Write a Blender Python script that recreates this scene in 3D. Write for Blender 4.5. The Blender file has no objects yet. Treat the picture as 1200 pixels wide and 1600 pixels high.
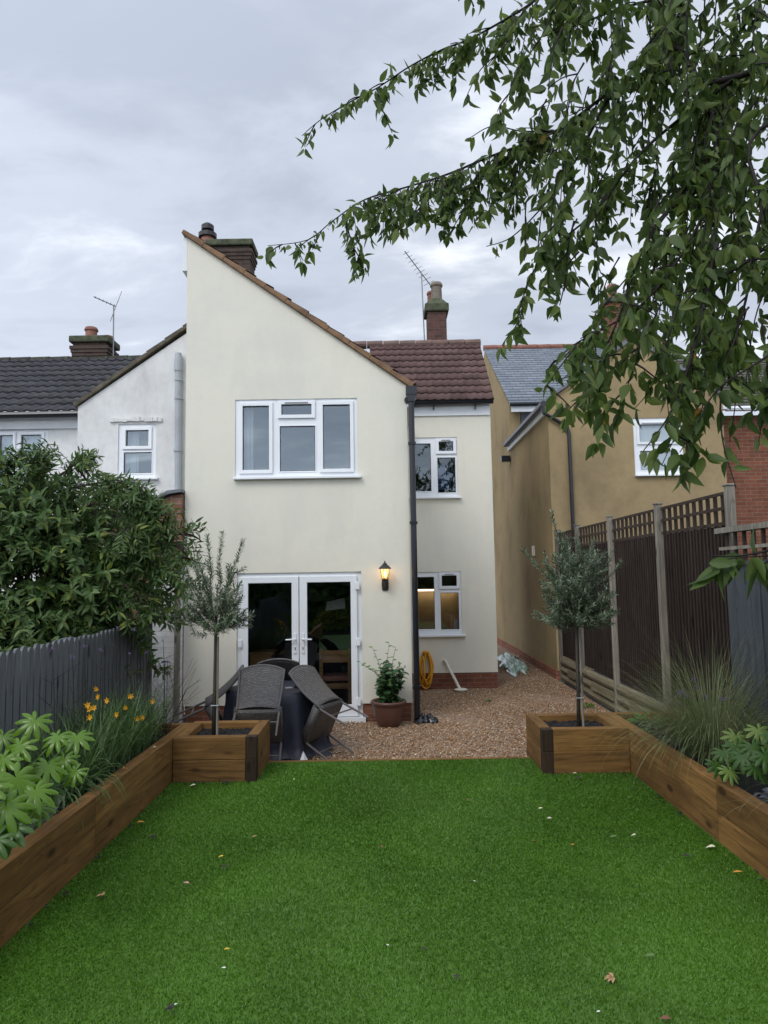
import bpy, math, random
import numpy as np
from mathutils import Vector, Matrix, Euler

R = math.radians
scene = bpy.context.scene
COL = scene.collection
rnd = random.Random(7)
rng = np.random.default_rng(11)

# ------------------------------------------------------------------ camera
F = 1100.0; ROLL = .016; TILT = math.atan(100 / F); EYE = 1.85
cam_d = bpy.data.cameras.new('camera')
cam = bpy.data.objects.new('camera', cam_d)
COL.objects.link(cam)
cam.location = (0, 0, EYE)
cam.matrix_world = (Matrix.Translation((0, 0, EYE)) @ Matrix.Rotation(math.pi/2 + TILT, 4, 'X')
                    @ Matrix.Rotation(-ROLL, 4, 'Z'))
cam_d.sensor_fit = 'AUTO'; cam_d.sensor_width = 36; cam_d.lens = F / 1600 * 36
cam_d.clip_start = .05; cam_d.clip_end = 3000
scene.camera = cam

# ------------------------------------------------------------------ world
SUN_EL, SUN_AZ = R(48), math.atan2(-.55, -.83)
w = bpy.data.worlds.new('World'); scene.world = w; w.use_nodes = True
nt = w.node_tree; N = nt.nodes; L = nt.links
for n in list(N): N.remove(n)
def wn(t, **k):
    n = N.new(t)
    for a, b in k.items(): setattr(n, a, b)
    return n
out = wn('ShaderNodeOutputWorld'); bg = wn('ShaderNodeBackground'); bg.inputs[1].default_value = .1
sky = wn('ShaderNodeTexSky', sky_type='NISHITA'); sky.sun_disc = False
sky.sun_elevation = SUN_EL; sky.sun_rotation = SUN_AZ
tc = wn('ShaderNodeTexCoord')
sep = wn('ShaderNodeSeparateXYZ'); L.new(tc.outputs['Generated'], sep.inputs[0])
def wm(op, a, b=None, c=None, clamp=False):
    n = wn('ShaderNodeMath', operation=op); n.use_clamp = clamp
    for i, v in enumerate((a, b, c)):
        if v is None: continue
        if isinstance(v, (int, float)): n.inputs[i].default_value = v
        else: L.new(v, n.inputs[i])
    return n.outputs[0]
zc = wm('ADD', wm('MAXIMUM', sep.outputs[2], 0.0), .22)
cx = wm('DIVIDE', sep.outputs[0], zc); cy = wm('DIVIDE', sep.outputs[1], zc)
cmb = wn('ShaderNodeCombineXYZ'); L.new(cx, cmb.inputs[0]); L.new(cy, cmb.inputs[1]); cmb.inputs[2].default_value = 3.1
def wnoise(scale, detail, rough, off):
    mp = wn('ShaderNodeMapping'); mp.inputs['Location'].default_value = off; mp.inputs['Scale'].default_value = (.75, 1.35, 1)
    L.new(cmb.outputs[0], mp.inputs[0])
    n = wn('ShaderNodeTexNoise'); n.inputs['Scale'].default_value = scale; n.inputs['Detail'].default_value = detail
    n.inputs['Roughness'].default_value = rough; n.inputs['Distortion'].default_value = .35
    L.new(mp.outputs[0], n.inputs['Vector']); return n.outputs[0]
n1 = wnoise(.85, 6, .52, (3.3, 1.1, 0)); n2 = wnoise(2.6, 9, .58, (7.3, 2.1, 0))
cl = wm('ADD', wm('MULTIPLY', n1, .56), wm('MULTIPLY', n2, .44))
ramp = wn('ShaderNodeValToRGB'); L.new(cl, ramp.inputs[0])
e = ramp.color_ramp.elements
e[0].position = .38; e[0].color = (2.9, 3.25, 3.9, 1)
e[1].position = .64; e[1].color = (6.7, 7.0, 7.5, 1)
m = e.new(.50); m.color = (3.75, 4.1, 4.8, 1)
ramp.color_ramp.interpolation = 'EASE'
# brighter towards the horizon band ahead and towards the hidden sun
hz = wm('POWER', wm('SUBTRACT', 1.0, wm('MAXIMUM', sep.outputs[2], 0.0)), 5.0)
hgain = wm('ADD', 1.0, wm('MULTIPLY', hz, .75))
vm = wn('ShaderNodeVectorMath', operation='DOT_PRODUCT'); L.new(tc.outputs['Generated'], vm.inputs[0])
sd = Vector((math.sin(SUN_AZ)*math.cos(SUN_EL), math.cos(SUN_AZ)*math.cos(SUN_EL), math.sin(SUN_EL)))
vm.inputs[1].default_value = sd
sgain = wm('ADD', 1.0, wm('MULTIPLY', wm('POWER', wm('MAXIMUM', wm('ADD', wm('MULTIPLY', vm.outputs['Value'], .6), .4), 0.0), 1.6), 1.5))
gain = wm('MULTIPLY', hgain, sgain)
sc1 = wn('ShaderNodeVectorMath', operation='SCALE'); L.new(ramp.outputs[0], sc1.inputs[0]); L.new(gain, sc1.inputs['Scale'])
mx = wn('ShaderNodeMix', data_type='RGBA'); mx.inputs[0].default_value = .96
L.new(sky.outputs[0], mx.inputs[6]); L.new(sc1.outputs[0], mx.inputs[7])
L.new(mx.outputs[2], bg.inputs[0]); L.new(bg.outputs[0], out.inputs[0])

# ------------------------------------------------------------------ sun behind cloud
sl = bpy.data.lights.new('sun', 'SUN'); sl.energy = .9; sl.angle = R(24); sl.color = (1, .965, .91)
so = bpy.data.objects.new('sun', sl); COL.objects.link(so)
so.rotation_euler = sd.to_track_quat('Z', 'Y').to_euler()

scene.view_settings.view_transform = 'Standard'; scene.view_settings.look = 'None'
scene.view_settings.exposure = .42; scene.view_settings.gamma = 1
scene.cycles.max_bounces = 6; scene.cycles.diffuse_bounces = 3; scene.cycles.glossy_bounces = 3
scene.cycles.transparent_max_bounces = 12; scene.cycles.transmission_bounces = 4
scene.cycles.use_denoising = True

# ------------------------------------------------------------------ calibrated survey helpers
def ray(x, y):
    u = (x - 600) / F; v = (800 - y) / F
    up = u*math.cos(ROLL) + v*math.sin(ROLL); vp = -u*math.sin(ROLL) + v*math.cos(ROLL)
    return up, math.cos(TILT) - vp*math.sin(TILT), math.sin(TILT) + vp*math.cos(TILT)
def at(x, y, d):
    a, b, c = ray(x, y); t = d / b
    return Vector((a*t, d, EYE + c*t))
def gr(x, y, z):
    a, b, c = ray(x, y); t = (z - EYE) / c
    return Vector((a*t, b*t, z))

# ------------------------------------------------------------------ materials
class Mat:
    def __init__(s, name):
        s.m = bpy.data.materials.new(name); s.m.use_nodes = True
        s.t = s.m.node_tree; s.N = s.t.nodes; s.L = s.t.links
        s.b = s.N['Principled BSDF']; s.o = s.N['Material Output']
    def n(s, t, **k):
        x = s.N.new(t)
        for a, b in k.items(): setattr(x, a, b)
        return x
    def link(s, a, b): s.L.new(a, b)
    def coord(s, kind='Position', scale=(1, 1, 1), loc=(0, 0, 0)):
        if kind == 'Position': o = s.n('ShaderNodeNewGeometry').outputs['Position']
        else: o = s.n('ShaderNodeTexCoord').outputs[kind]
        mp = s.n('ShaderNodeMapping'); mp.inputs['Scale'].default_value = scale; mp.inputs['Location'].default_value = loc
        s.link(o, mp.inputs[0]); return mp.outputs[0]
    def noise(s, co, scale, detail=5, rough=.55, dist=0):
        x = s.n('ShaderNodeTexNoise'); x.inputs['Scale'].default_value = scale; x.inputs['Detail'].default_value = detail
        x.inputs['Roughness'].default_value = rough; x.inputs['Distortion'].default_value = dist
        s.link(co, x.inputs['Vector']); return x.outputs[0]
    def ramp(s, fac, stops, mode='LINEAR'):
        r = s.n('ShaderNodeValToRGB'); s.link(fac, r.inputs[0]); el = r.color_ramp.elements
        r.color_ramp.interpolation = mode
        while len(el) < len(stops): el.new(.5)
        for q, (p, c) in zip(el, stops):
            q.position = p; q.color = (c[0], c[1], c[2], 1) if hasattr(c, '__len__') else (c, c, c, 1)
        return r.outputs[0]
    def mix(s, fac, a, b, blend='MIX'):
        x = s.n('ShaderNodeMix', data_type='RGBA', blend_type=blend)
        for i, v in ((0, fac), (6, a), (7, b)):
            if isinstance(v, (int, float)): x.inputs[i].default_value = v
            elif isinstance(v, tuple): x.inputs[i].default_value = (v[0], v[1], v[2], 1)
            else: s.link(v, x.inputs[i])
        return x.outputs[2]
    def math(s, op, a, b=0.0):
        x = s.n('ShaderNodeMath', operation=op)
        for i, v in enumerate((a, b)):
            if isinstance(v, (int, float)): x.inputs[i].default_value = v
            else: s.link(v, x.inputs[i])
        return x.outputs[0]
    def bump(s, h, strength=.3, dist=.01):
        x = s.n('ShaderNodeBump'); x.inputs['Strength'].default_value = strength; x.inputs['Distance'].default_value = dist
        s.link(h, x.inputs['Height'])
        prev = s.b.inputs['Normal']
        if prev.is_linked: s.link(prev.links[0].from_socket, x.inputs['Normal'])
        s.link(x.outputs[0], s.b.inputs['Normal'])
    def col(s, c):
        if isinstance(c, tuple): s.b.inputs['Base Color'].default_value = (c[0], c[1], c[2], 1)
        else: s.link(c, s.b.inputs['Base Color'])
    def rough(s, v):
        if isinstance(v, (int, float)): s.b.inputs['Roughness'].default_value = v
        else: s.link(v, s.b.inputs['Roughness'])
    def spec(s, v): s.b.inputs['Specular IOR Level'].default_value = v

def simple(name, c, rough=.6, var=.12, scale=6, spec=.5, metal=0, bumps=0):
    k = Mat(name); co = k.coord('Object')
    nz = k.noise(co, scale, 6, .6)
    f = k.ramp(nz, [(.3, tuple(x*(1-var) for x in c)), (.7, tuple(min(1, x*(1+var)) for x in c))])
    k.col(f); k.rough(rough); k.spec(spec); k.b.inputs['Metallic'].default_value = metal
    if bumps: k.bump(k.noise(co, scale*8, 4), bumps, .004)
    return k.m

def render_mat(name, base, stain, dirt, seed=0, dirt_amt=.5, streak=.3, zs=.28):
    k = Mat(name)
    a = k.noise(k.coord(loc=(seed, 0, seed)), .55, 6, .6, .5)
    b = k.noise(k.coord(scale=(1, 1, zs), loc=(seed, 4, 0)), 2.2 if zs < .5 else 1.1, 7, .62, .3)
    c = k.noise(k.coord(), 9, 5, .65)
    f1 = k.ramp(a, [(.38, 0.0), (.66, 1.0)])
    f2 = k.ramp(b, [(.48, 0.0), (.72, 1.0)])
    f3 = k.ramp(c, [(.42, 0.0), (.8, 1.0)])
    x = k.mix(k.math('MULTIPLY', f1, .65), base, stain)
    x = k.mix(k.math('MULTIPLY', f2, streak), x, dirt)
    x = k.mix(k.math('MULTIPLY', f3, dirt_amt*.3), x, dirt)
    k.col(x); k.rough(.92); k.spec(.15)
    k.bump(k.noise(k.coord(), 60, 5, .7), .25, .004)
    k.bump(k.noise(k.coord(), 3.5, 5, .6), .4, .012)
    return k.m

M = {}
M['cream'] = render_mat('cream_render', (.77, .735, .62), (.67, .655, .57), (.57, .565, .5), 0, .4, .3)
M['white'] = render_mat('white_render', (.78, .78, .76), (.66, .66, .65), (.45, .44, .41), 3, 1.0, .55)
M['ochre'] = render_mat('ochre_render', (.37, .28, .15), (.29, .22, .12), (.17, .13, .08), 7, .9, .6, .7)
def brick_mat(name, axis, c1, c2, mortar, scale=1.0, painted=False):
    k = Mat(name)
    sepn = k.n('ShaderNodeSeparateXYZ'); k.link(k.coord(), sepn.inputs[0])
    cm = k.n('ShaderNodeCombineXYZ'); k.link(sepn.outputs[0 if axis == 'x' else 1], cm.inputs[0]); k.link(sepn.outputs[2], cm.inputs[1])
    b = k.n('ShaderNodeTexBrick'); k.link(cm.outputs[0], b.inputs['Vector'])
    b.inputs['Scale'].default_value = 1; b.inputs['Brick Width'].default_value = .225*scale; b.inputs['Row Height'].default_value = .075*scale
    b.inputs['Mortar Size'].default_value = .006; b.inputs['Mortar Smooth'].default_value = .3
    b.inputs['Color1'].default_value = (*c1, 1); b.inputs['Color2'].default_value = (*c2, 1); b.inputs['Mortar'].default_value = (*mortar, 1)
    nz = k.noise(k.coord(), 5, 7, .65)
    x = k.mix(.55, b.outputs[0], k.ramp(nz, [(.3, .35), (.7, 1.0)]), 'MULTIPLY')
    k.col(x); k.rough(.9); k.spec(.2)
    k.bump(b.outputs['Fac'], -.6 if not painted else -.3, .008); k.bump(k.noise(k.coord(), 50, 4), .3, .004)
    return k.m
M['brick'] = brick_mat('red_brick', 'x', (.27, .1, .055), (.19, .07, .042), (.22, .18, .145))
M['brick_y'] = brick_mat('red_brick_side', 'y', (.34, .115, .06), (.25, .085, .05), (.3, .26, .22))
M['brick_old'] = brick_mat('old_brick', 'x', (.3, .15, .10), (.2, .1, .07), (.26, .23, .2))
M['brick_dark'] = brick_mat('sooty_brick', 'x', (.105, .07, .052), (.07, .05, .042), (.1, .09, .08))
M['brick_red_dark'] = brick_mat('weathered_red_brick', 'x', (.15, .07, .055), (.095, .055, .046), (.12, .105, .09))
M['brick_white'] = brick_mat('painted_brick', 'x', (.8, .8, .79), (.76, .76, .75), (.66, .66, .65), painted=True)
M['upvc'] = simple('white_upvc', (.8, .82, .84), .28, .03, 2)
M['white_paint'] = simple('white_board', (.74, .76, .77), .5, .06, 3)
M['blackpvc'] = simple('black_plastic', (.012, .013, .018), .3, .2, 3)
M['greypvc'] = simple('grey_pipe_plastic', (.36, .39, .42), .5, .12, 4)
M['fascia_grey'] = simple('lead_grey', (.16, .17, .19), .7, .15, 3)
M['fitting'] = simple('window_fitting', (.3, .3, .3), .4)

def glass_mat(name, refl, tint=(.9, .93, .93)):
    k = Mat(name); k.N.remove(k.b)
    tr = k.n('ShaderNodeBsdfTransparent'); tr.inputs[0].default_value = (*tint, 1)
    gl = k.n('ShaderNodeBsdfGlossy'); gl.inputs['Roughness'].default_value = .0; gl.inputs[0].default_value = (.82, .93, 1, 1)
    bp = k.n('ShaderNodeBump'); bp.inputs['Strength'].default_value = .05; bp.inputs['Distance'].default_value = .01
    k.link(k.noise(k.coord(), 1.6, 2), bp.inputs['Height']); k.link(bp.outputs[0], gl.inputs['Normal'])
    fr = k.n('ShaderNodeFresnel'); fr.inputs[0].default_value = 1.5
    f = k.math('ADD', k.math('MULTIPLY', fr.outputs[0], 1.4), refl)
    mxn = k.n('ShaderNodeMixShader'); k.link(f, mxn.inputs[0]); k.link(tr.outputs[0], mxn.inputs[1]); k.link(gl.outputs[0], mxn.inputs[2])
    k.link(mxn.outputs[0], k.o.inputs[0]); return k.m
M['glass'] = glass_mat('window_glass', .12)
M['glass_dark'] = glass_mat('door_glass', .05, (.88, .9, .9))
def frosted():
    k = Mat('frosted_glass'); k.col((.36, .43, .47)); k.rough(.25); k.spec(.8)
    k.bump(k.noise(k.coord(), 70, 3), .3, .003); return k.m
M['frosted'] = frosted()

def timber(name, axis, dark, mid, light, rough=.75, grain=1.0):
    k = Mat(name)
    s = {'x': (1.1, 16, 16), 'y': (16, 1.1, 16), 'z': (16, 16, 1.1)}[axis]
    sg = {'x': (2.4, 75, 75), 'y': (75, 2.4, 75), 'z': (75, 75, 2.4)}[axis]
    oi = k.n('ShaderNodeObjectInfo')
    mp = k.n('ShaderNodeVectorMath', operation='ADD'); k.link(k.coord(scale=s), mp.inputs[0])
    cmn = k.n('ShaderNodeCombineXYZ')
    for i in range(3): k.link(k.math('MULTIPLY', oi.outputs['Random'], 37.0 + 11*i), cmn.inputs[i])
    k.link(cmn.outputs[0], mp.inputs[1])
    g = k.noise(mp.outputs[0], 1.0, 6, .6, 1.2)
    fine = k.noise(k.coord(scale=sg), 1.0, 4, .6, .2)
    patch = k.noise(k.coord(), 1.7, 5, .6, .3)
    vo = k.n('ShaderNodeTexVoronoi'); vo.inputs['Scale'].default_value = 1
    ks = {'x': (2.1, 5, 5), 'y': (5, 2.1, 5), 'z': (5, 5, 2.1)}[axis]
    va = k.n('ShaderNodeVectorMath', operation='ADD'); k.link(k.coord(scale=ks), va.inputs[0]); k.link(cmn.outputs[0], va.inputs[1])
    k.link(va.outputs[0], vo.inputs['Vector'])
    c = k.ramp(g, [(.25, dark), (.5, mid), (.75, light)])
    c = k.mix(k.ramp(patch, [(.4, 0.0), (.72, .6)]), c, dark)
    c = k.mix(k.ramp(vo.outputs['Distance'], [(.09, .85), (.17, 0.0)]), c, tuple(x*.35 for x in dark))
    c = k.mix(.35*grain, c, k.ramp(fine, [(.3, .25), (.65, 1.0)]), 'MULTIPLY')
    crk = k.noise(k.coord(scale=tuple(q*.45 for q in s)), 1.3, 3, .5, .6)
    c = k.mix(k.ramp(crk, [(.488, 0.0), (.5, .5), (.512, 0.0)]), c, tuple(x*.3 for x in dark))
    tone = k.math('ADD', k.math('MULTIPLY', oi.outputs['Random'], .5), .72)
    hs = k.n('ShaderNodeHueSaturation'); k.link(tone, hs.inputs['Value']); k.link(c, hs.inputs['Color'])
    k.col(hs.outputs[0]); k.rough(rough); k.spec(.25)
    k.bump(fine, .35*grain, .003); k.bump(g, .2*grain, .004)
    return k.m
SD, SM, SL_ = (.13, .066, .022), (.26, .135, .042), (.4, .215, .066)
M['sleeper_y'] = timber('stained_sleeper_long', 'y', SD, SM, SL_)
M['sleeper_x'] = timber('stained_sleeper_cross', 'x', SD, SM, SL_)
M['sleeper_end'] = timber('dark_end_grain', 'z', (.025, .016, .01), (.055, .034, .02), (.1, .062, .033))
M['fence_brown'] = timber('brown_fence_wood', 'z', (.02, .013, .011), (.038, .026, .021), (.065, .046, .038))
M['fence_backing'] = simple('dark_fence_board', (.022, .015, .012), .9)  # one even dark brown for boards behind slats and pickets
M['trellis_wood'] = timber('trellis_wood', 'z', (.035, .023, .018), (.06, .042, .032), (.1, .07, .054))
M['post_wood'] = timber('weathered_post', 'z', (.16, .145, .12), (.3, .27, .22), (.46, .42, .35))
M['gravel_board'] = timber('weathered_gravel_board', 'y', (.12, .1, .06), (.2, .17, .11), (.3, .26, .18))
M['grey_fence'] = timber('dark_grey_painted_picket', 'z', (.085, .092, .098), (.12, .128, .135), (.165, .172, .18), .7, .5)
M['blue_fence'] = timber('blue_grey_painted_board', 'z', (.052, .06, .068), (.072, .082, .092), (.1, .112, .122), .75, .6)
M['old_picket'] = timber('old_unpainted_picket', 'z', (.05, .045, .03), (.1, .09, .06), (.16, .14, .1))
M['bark'] = timber('grey_bark', 'z', (.05, .045, .038), (.11, .095, .075), (.2, .18, .14))
M['cherry_bark'] = timber('dark_cherry_bark', 'z', (.016, .013, .012), (.03, .024, .022), (.06, .048, .042))
M['oak'] = timber('light_oak', 'x', (.4, .21, .08), (.58, .33, .14), (.68, .42, .2), .5, .3)

def soil():
    k = Mat('dark_soil'); a = k.noise(k.coord(), 55, 6, .75)
    k.col(k.ramp(a, [(.3, (.006, .0055, .006)), (.62, (.022, .019, .019)), (.85, (.07, .06, .055))])); k.rough(.85)
    k.bump(a, 1.0, .03); return k.m
M['soil'] = soil()
def gravel():
    k = Mat('gravel_bed'); v = k.n('ShaderNodeTexVoronoi'); v.inputs['Scale'].default_value = 70; k.link(k.coord(), v.inputs['Vector'])
    sp = k.n('ShaderNodeSeparateColor'); k.link(v.outputs['Color'], sp.inputs[0])
    c = k.ramp(sp.outputs[0], [(0, (.1, .055, .03)), (.35, (.22, .13, .07)), (.7, (.33, .21, .12)), (.93, (.45, .36, .28)), (1, (.6, .54, .46))])
    pt = k.noise(k.coord(), 1.2, 4)
    c = k.mix(.5, c, k.ramp(pt, [(.3, .6), (.7, 1.0)]), 'MULTIPLY')
    k.col(c); k.rough(.85); k.bump(v.outputs['Distance'], -1.0, .02); return k.m
M['gravel'] = gravel()
def stone():
    k = Mat('gravel_stone'); g = k.n('ShaderNodeNewGeometry')
    k.col(k.ramp(g.outputs['Random Per Island'], [(0, (.12, .066, .034)), (.3, (.29, .15, .07)), (.6, (.41, .235, .115)), (.82, (.5, .33, .175)), (.95, (.62, .52, .38)), (1, (.78, .72, .6))]))
    k.rough(.75); return k.m
M['stone'] = stone()

def leaf_mat(name, cols, trans=.3, rough=.5, hue_noise=True, tcol=None):
    k = Mat(name); g = k.n('ShaderNodeNewGeometry')
    n_ = len(cols)
    c = k.ramp(g.outputs['Random Per Island'], [(i/max(1, n_-1), q) for i, q in enumerate(cols)])
    k.col(c); k.rough(rough); k.spec(.35)
    t = k.n('ShaderNodeBsdfTranslucent'); hs = k.n('ShaderNodeHueSaturation'); hs.inputs['Value'].default_value = 1.5
    k.link(c, hs.inputs['Color']); k.link(hs.outputs[0], t.inputs[0])
    mxn = k.n('ShaderNodeMixShader'); mxn.inputs[0].default_value = trans
    k.link(k.b.outputs[0], mxn.inputs[1]); k.link(t.outputs[0], mxn.inputs[2]); k.link(mxn.outputs[0], k.o.inputs[0])
    return k.m
M['cherry_leaf'] = leaf_mat('cherry_leaf', [(.05, .085, .022), (.075, .125, .03), (.1, .155, .034), (.06, .098, .028), (.15, .2, .045), (.07, .11, .024)], .46)
M['cherry_autumn'] = leaf_mat('autumn_leaf', [(.4, .17, .02), (.3, .22, .03)], .3)
M['olive_leaf'] = leaf_mat('olive_leaf', [(.06, .09, .045), (.1, .14, .075), (.16, .2, .125), (.24, .29, .2), (.085, .12, .06)], .12, .45)
M['buddleia_leaf'] = leaf_mat('buddleia_leaf', [(.036, .075, .02), (.06, .115, .028), (.085, .15, .038), (.14, .21, .08), (.045, .09, .024), (.2, .25, .05)], .2, .55)
M['buddleia_spike'] = simple('spent_flower_brown', (.04, .024, .018), .9, .3, 40)
M['fatsia_leaf'] = leaf_mat('fatsia_leaf', [(.11, .23, .014), (.19, .33, .02), (.07, .155, .012), (.15, .28, .016)], .2, .22)
M['fatsia_dark'] = leaf_mat('fatsia_dark_leaf', [(.035, .09, .014), (.06, .13, .02)], .2, .35)
M['fatsia_var'] = leaf_mat('variegated_leaf', [(.09, .17, .02), (.2, .28, .07), (.13, .22, .03)], .25, .35)
M['santolina'] = leaf_mat('silver_foliage', [(.16, .22, .13), (.24, .3, .2), (.11, .17, .09)], .15, .7)
M['strap'] = leaf_mat('strap_leaf', [(.06, .12, .035), (.1, .17, .055), (.045, .09, .028), (.15, .22, .085)], .25, .5)
M['grasses'] = leaf_mat('ornamental_grass', [(.13, .17, .06), (.2, .24, .1), (.09, .13, .045), (.34, .33, .18), (.16, .2, .08)], .25, .6)
M['plume'] = leaf_mat('grass_plume', [(.3, .25, .17), (.22, .18, .13)], .3, .9)
M['heuchera'] = leaf_mat('purple_leaf', [(.06, .05, .07), (.1, .09, .12), (.05, .035, .05), (.16, .17, .19)], .1, .4)
M['pot_leaf'] = leaf_mat('shrub_leaf', [(.025, .07, .025), (.04, .1, .035), (.06, .13, .045), (.1, .19, .05)], .15, .28)
M['orange'] = leaf_mat('orange_petal', [(.88, .48, .015), (.85, .38, .01)], .3, .5)
M['yellow_shrub'] = leaf_mat('yellow_shrub_leaf', [(.3, .28, .04), (.22, .24, .05), (.4, .34, .05)], .2)
M['purple'] = leaf_mat('purple_flower', [(.2, .1, .3), (.28, .16, .38)], .3, .6)
M['weed'] = leaf_mat('weed_leaf', [(.14, .25, .06), (.1, .2, .05)], .25, .5)
def turf_mat(nm, mul=1.0):
    k = Mat(nm); g = k.n('ShaderNodeNewGeometry')
    c = k.ramp(g.outputs['Random Per Island'], [(0, (.068*mul, .168*mul, .010)), (.4, (.075*mul, .182*mul, .012)), (.75, (.083*mul, .197*mul, .014)), (1, (.11*mul, .225*mul, .026))])
    p = k.noise(k.coord(), .9, 5, .6, .6)
    c = k.mix(1.0, c, k.ramp(p, [(.32, .8), (.68, 1.1)]), 'MULTIPLY')
    k.col(c); k.rough(.45); k.spec(.4); return k.m
M['turf'] = turf_mat('turf_blade'); M['turf_base'] = turf_mat('turf_backing', .85)

def pantile_mat(name, c, moss=None, amt=.4):
    k = Mat(name); uv = k.n('ShaderNodeTexCoord').outputs['UV']
    b = k.n('ShaderNodeTexBrick'); k.link(uv, b.inputs['Vector']); b.offset = 0
    b.inputs['Scale'].default_value = 1; b.inputs['Brick Width'].default_value = .3; b.inputs['Row Height'].default_value = .32
    b.inputs['Mortar Size'].default_value = .003
    b.inputs['Color1'].default_value = (*[x*.8 for x in c], 1); b.inputs['Color2'].default_value = (*[x*1.25 for x in c], 1); b.inputs['Mortar'].default_value = (*[x*.3 for x in c], 1)
    nz = k.noise(k.coord(), 4, 7, .7)
    x = k.mix(.6, b.outputs[0], k.ramp(nz, [(.3, .5), (.7, 1.1)]), 'MULTIPLY')
    if moss:
        x = k.mix(k.ramp(k.noise(k.coord(), 7, 8, .75), [(.52, 0.0), (.6, amt)]), x, moss)
    k.col(x); k.rough(.75); k.spec(.3); k.bump(k.noise(k.coord(), 60, 4), .3, .004); return k.m
M['tile_dark'] = pantile_mat('dark_pantile', (.045, .045, .052), (.12, .11, .09), .35)
M['tile_red'] = pantile_mat('maroon_pantile', (.12, .07, .063))
M['tile_moss'] = pantile_mat('mossy_tile', (.12, .11, .095), (.07, .085, .03), .9)
def slate_mat():
    k = Mat('blue_slate'); uv = k.n('ShaderNodeTexCoord').outputs['UV']
    b = k.n('ShaderNodeTexBrick'); k.link(uv, b.inputs['Vector'])
    b.inputs['Scale'].default_value = 1; b.inputs['Brick Width'].default_value = .28; b.inputs['Row Height'].default_value = .22
    b.inputs['Mortar Size'].default_value = .006
    b.inputs['Color1'].default_value = (.17, .2, .24, 1); b.inputs['Color2'].default_value = (.23, .26, .3, 1); b.inputs['Mortar'].default_value = (.05, .06, .07, 1)
    k.col(k.mix(.4, b.outputs[0], k.ramp(k.noise(k.coord(), 3, 6), [(.3, .6), (.7, 1.0)]), 'MULTIPLY')); k.rough(.5); return k.m
M['slate'] = slate_mat()
M['ridge'] = simple('clay_ridge', (.15, .095, .078), .8, .3, 5, bumps=.2)
M['verge'] = simple('brown_verge_tile', (.2, .115, .06), .8, .35, 5, bumps=.2)
M['moss_verge'] = simple('lichened_verge', (.1, .085, .06), .9, .5, 8, bumps=.3)
M['clay_pot'] = simple('terracotta', (.24, .105, .075), .8, .25, 5)
M['buff_pot'] = simple('buff_clay', (.17, .145, .11), .85, .25, 6)
M['moss_stone'] = simple('mossy_mortar', (.07, .08, .045), .95, .5, 9, bumps=.5)
M['dark_metal'] = simple('black_iron', (.02, .017, .016), .45, .2)
M['alu'] = simple('dull_aluminium', (.25, .25, .26), .45, .1, 3, metal=.6)
def wicker():
    k = Mat('woven_rattan'); co = k.n('ShaderNodeTexCoord').outputs['UV']
    b = k.n('ShaderNodeTexBrick'); k.link(co, b.inputs['Vector']); b.offset = .5
    b.inputs['Scale'].default_value = 1; b.inputs['Brick Width'].default_value = .034; b.inputs['Row Height'].default_value = .018
    b.inputs['Mortar Size'].default_value = .0034; b.inputs['Mortar Smooth'].default_value = .6
    b.inputs['Color1'].default_value = (.145, .13, .12, 1); b.inputs['Color2'].default_value = (.085, .077, .07, 1); b.inputs['Mortar'].default_value = (.012, .011, .011, 1)
    k.col(b.outputs[0]); k.rough(.5); k.bump(b.outputs['Fac'], -1.0, .006); return k.m
M['wicker'] = wicker()
M['rattan_trim'] = simple('rattan_edge', (.1, .093, .088), .5, .2, 20)
M['leg_metal'] = simple('grey_brown_tube', (.1, .085, .08), .4, .1, 5)
def cloth():
    k = Mat('navy_cloth'); k.col((.012, .014, .028)); k.rough(.55); k.b.inputs['Sheen Weight'].default_value = .08
    k.bump(k.noise(k.coord('Object'), 9, 4), .4, .01); return k.m
M['cloth'] = cloth()
M['pot_glaze'] = simple('brown_glazed_pot', (.1, .045, .032), .38, .2, 3)
M['hose'] = simple('yellow_hose', (.72, .33, .015), .45, .1, 5)
M['tube'] = simple('cream_plastic_tube', (.72, .68, .58), .4, .08, 5)
M['sheet'] = simple('crumpled_plastic_sheet', (.42, .58, .5), .18, .35, 7)
M['bin_bag'] = simple('black_polythene', (.01, .011, .014), .22, .2)
M['paper'] = simple('white_paper', (.72, .73, .75), .7)
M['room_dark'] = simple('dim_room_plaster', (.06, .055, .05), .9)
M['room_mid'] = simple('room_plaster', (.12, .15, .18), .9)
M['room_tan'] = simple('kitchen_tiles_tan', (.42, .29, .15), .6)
M['floor_wood'] = simple('room_floor', (.08, .05, .03), .5)
M['curtain'] = simple('sheer_curtain', (.55, .6, .64), .8, .1, 4)
M['blue_cloth'] = simple('blue_fabric', (.02, .07, .22), .8, .2, 5)
M['cushion'] = simple('pink_cushion', (.4, .2, .15), .9)
def emis(name, c, s):
    k = Mat(name); k.b.inputs['Emission Color'].default_value = (*c, 1); k.b.inputs['Emission Strength'].default_value = s; k.col(c); return k.m
M['bulb'] = emis('lit_bulb', (1, .6, .22), 7)
M['strip'] = emis('lit_strip', (1, .86, .62), 3)
def lampglass():
    k = Mat('lantern_glass'); k.N.remove(k.b)
    a = k.n('ShaderNodeBsdfTransparent'); a.inputs[0].default_value = (1, .9, .72, 1)
    b = k.n('ShaderNodeBsdfTranslucent'); b.inputs[0].default_value = (1, .85, .6, 1)
    x = k.n('ShaderNodeMixShader'); x.inputs[0].default_value = .45
    k.link(a.outputs[0], x.inputs[1]); k.link(b.outputs[0], x.inputs[2]); k.link(x.outputs[0], k.o.inputs[0]); return k.m
M['lampglass'] = lampglass()
M['brass'] = simple('warm_brass', (.5, .3, .1), .4, .1, 5, metal=.6)

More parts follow.
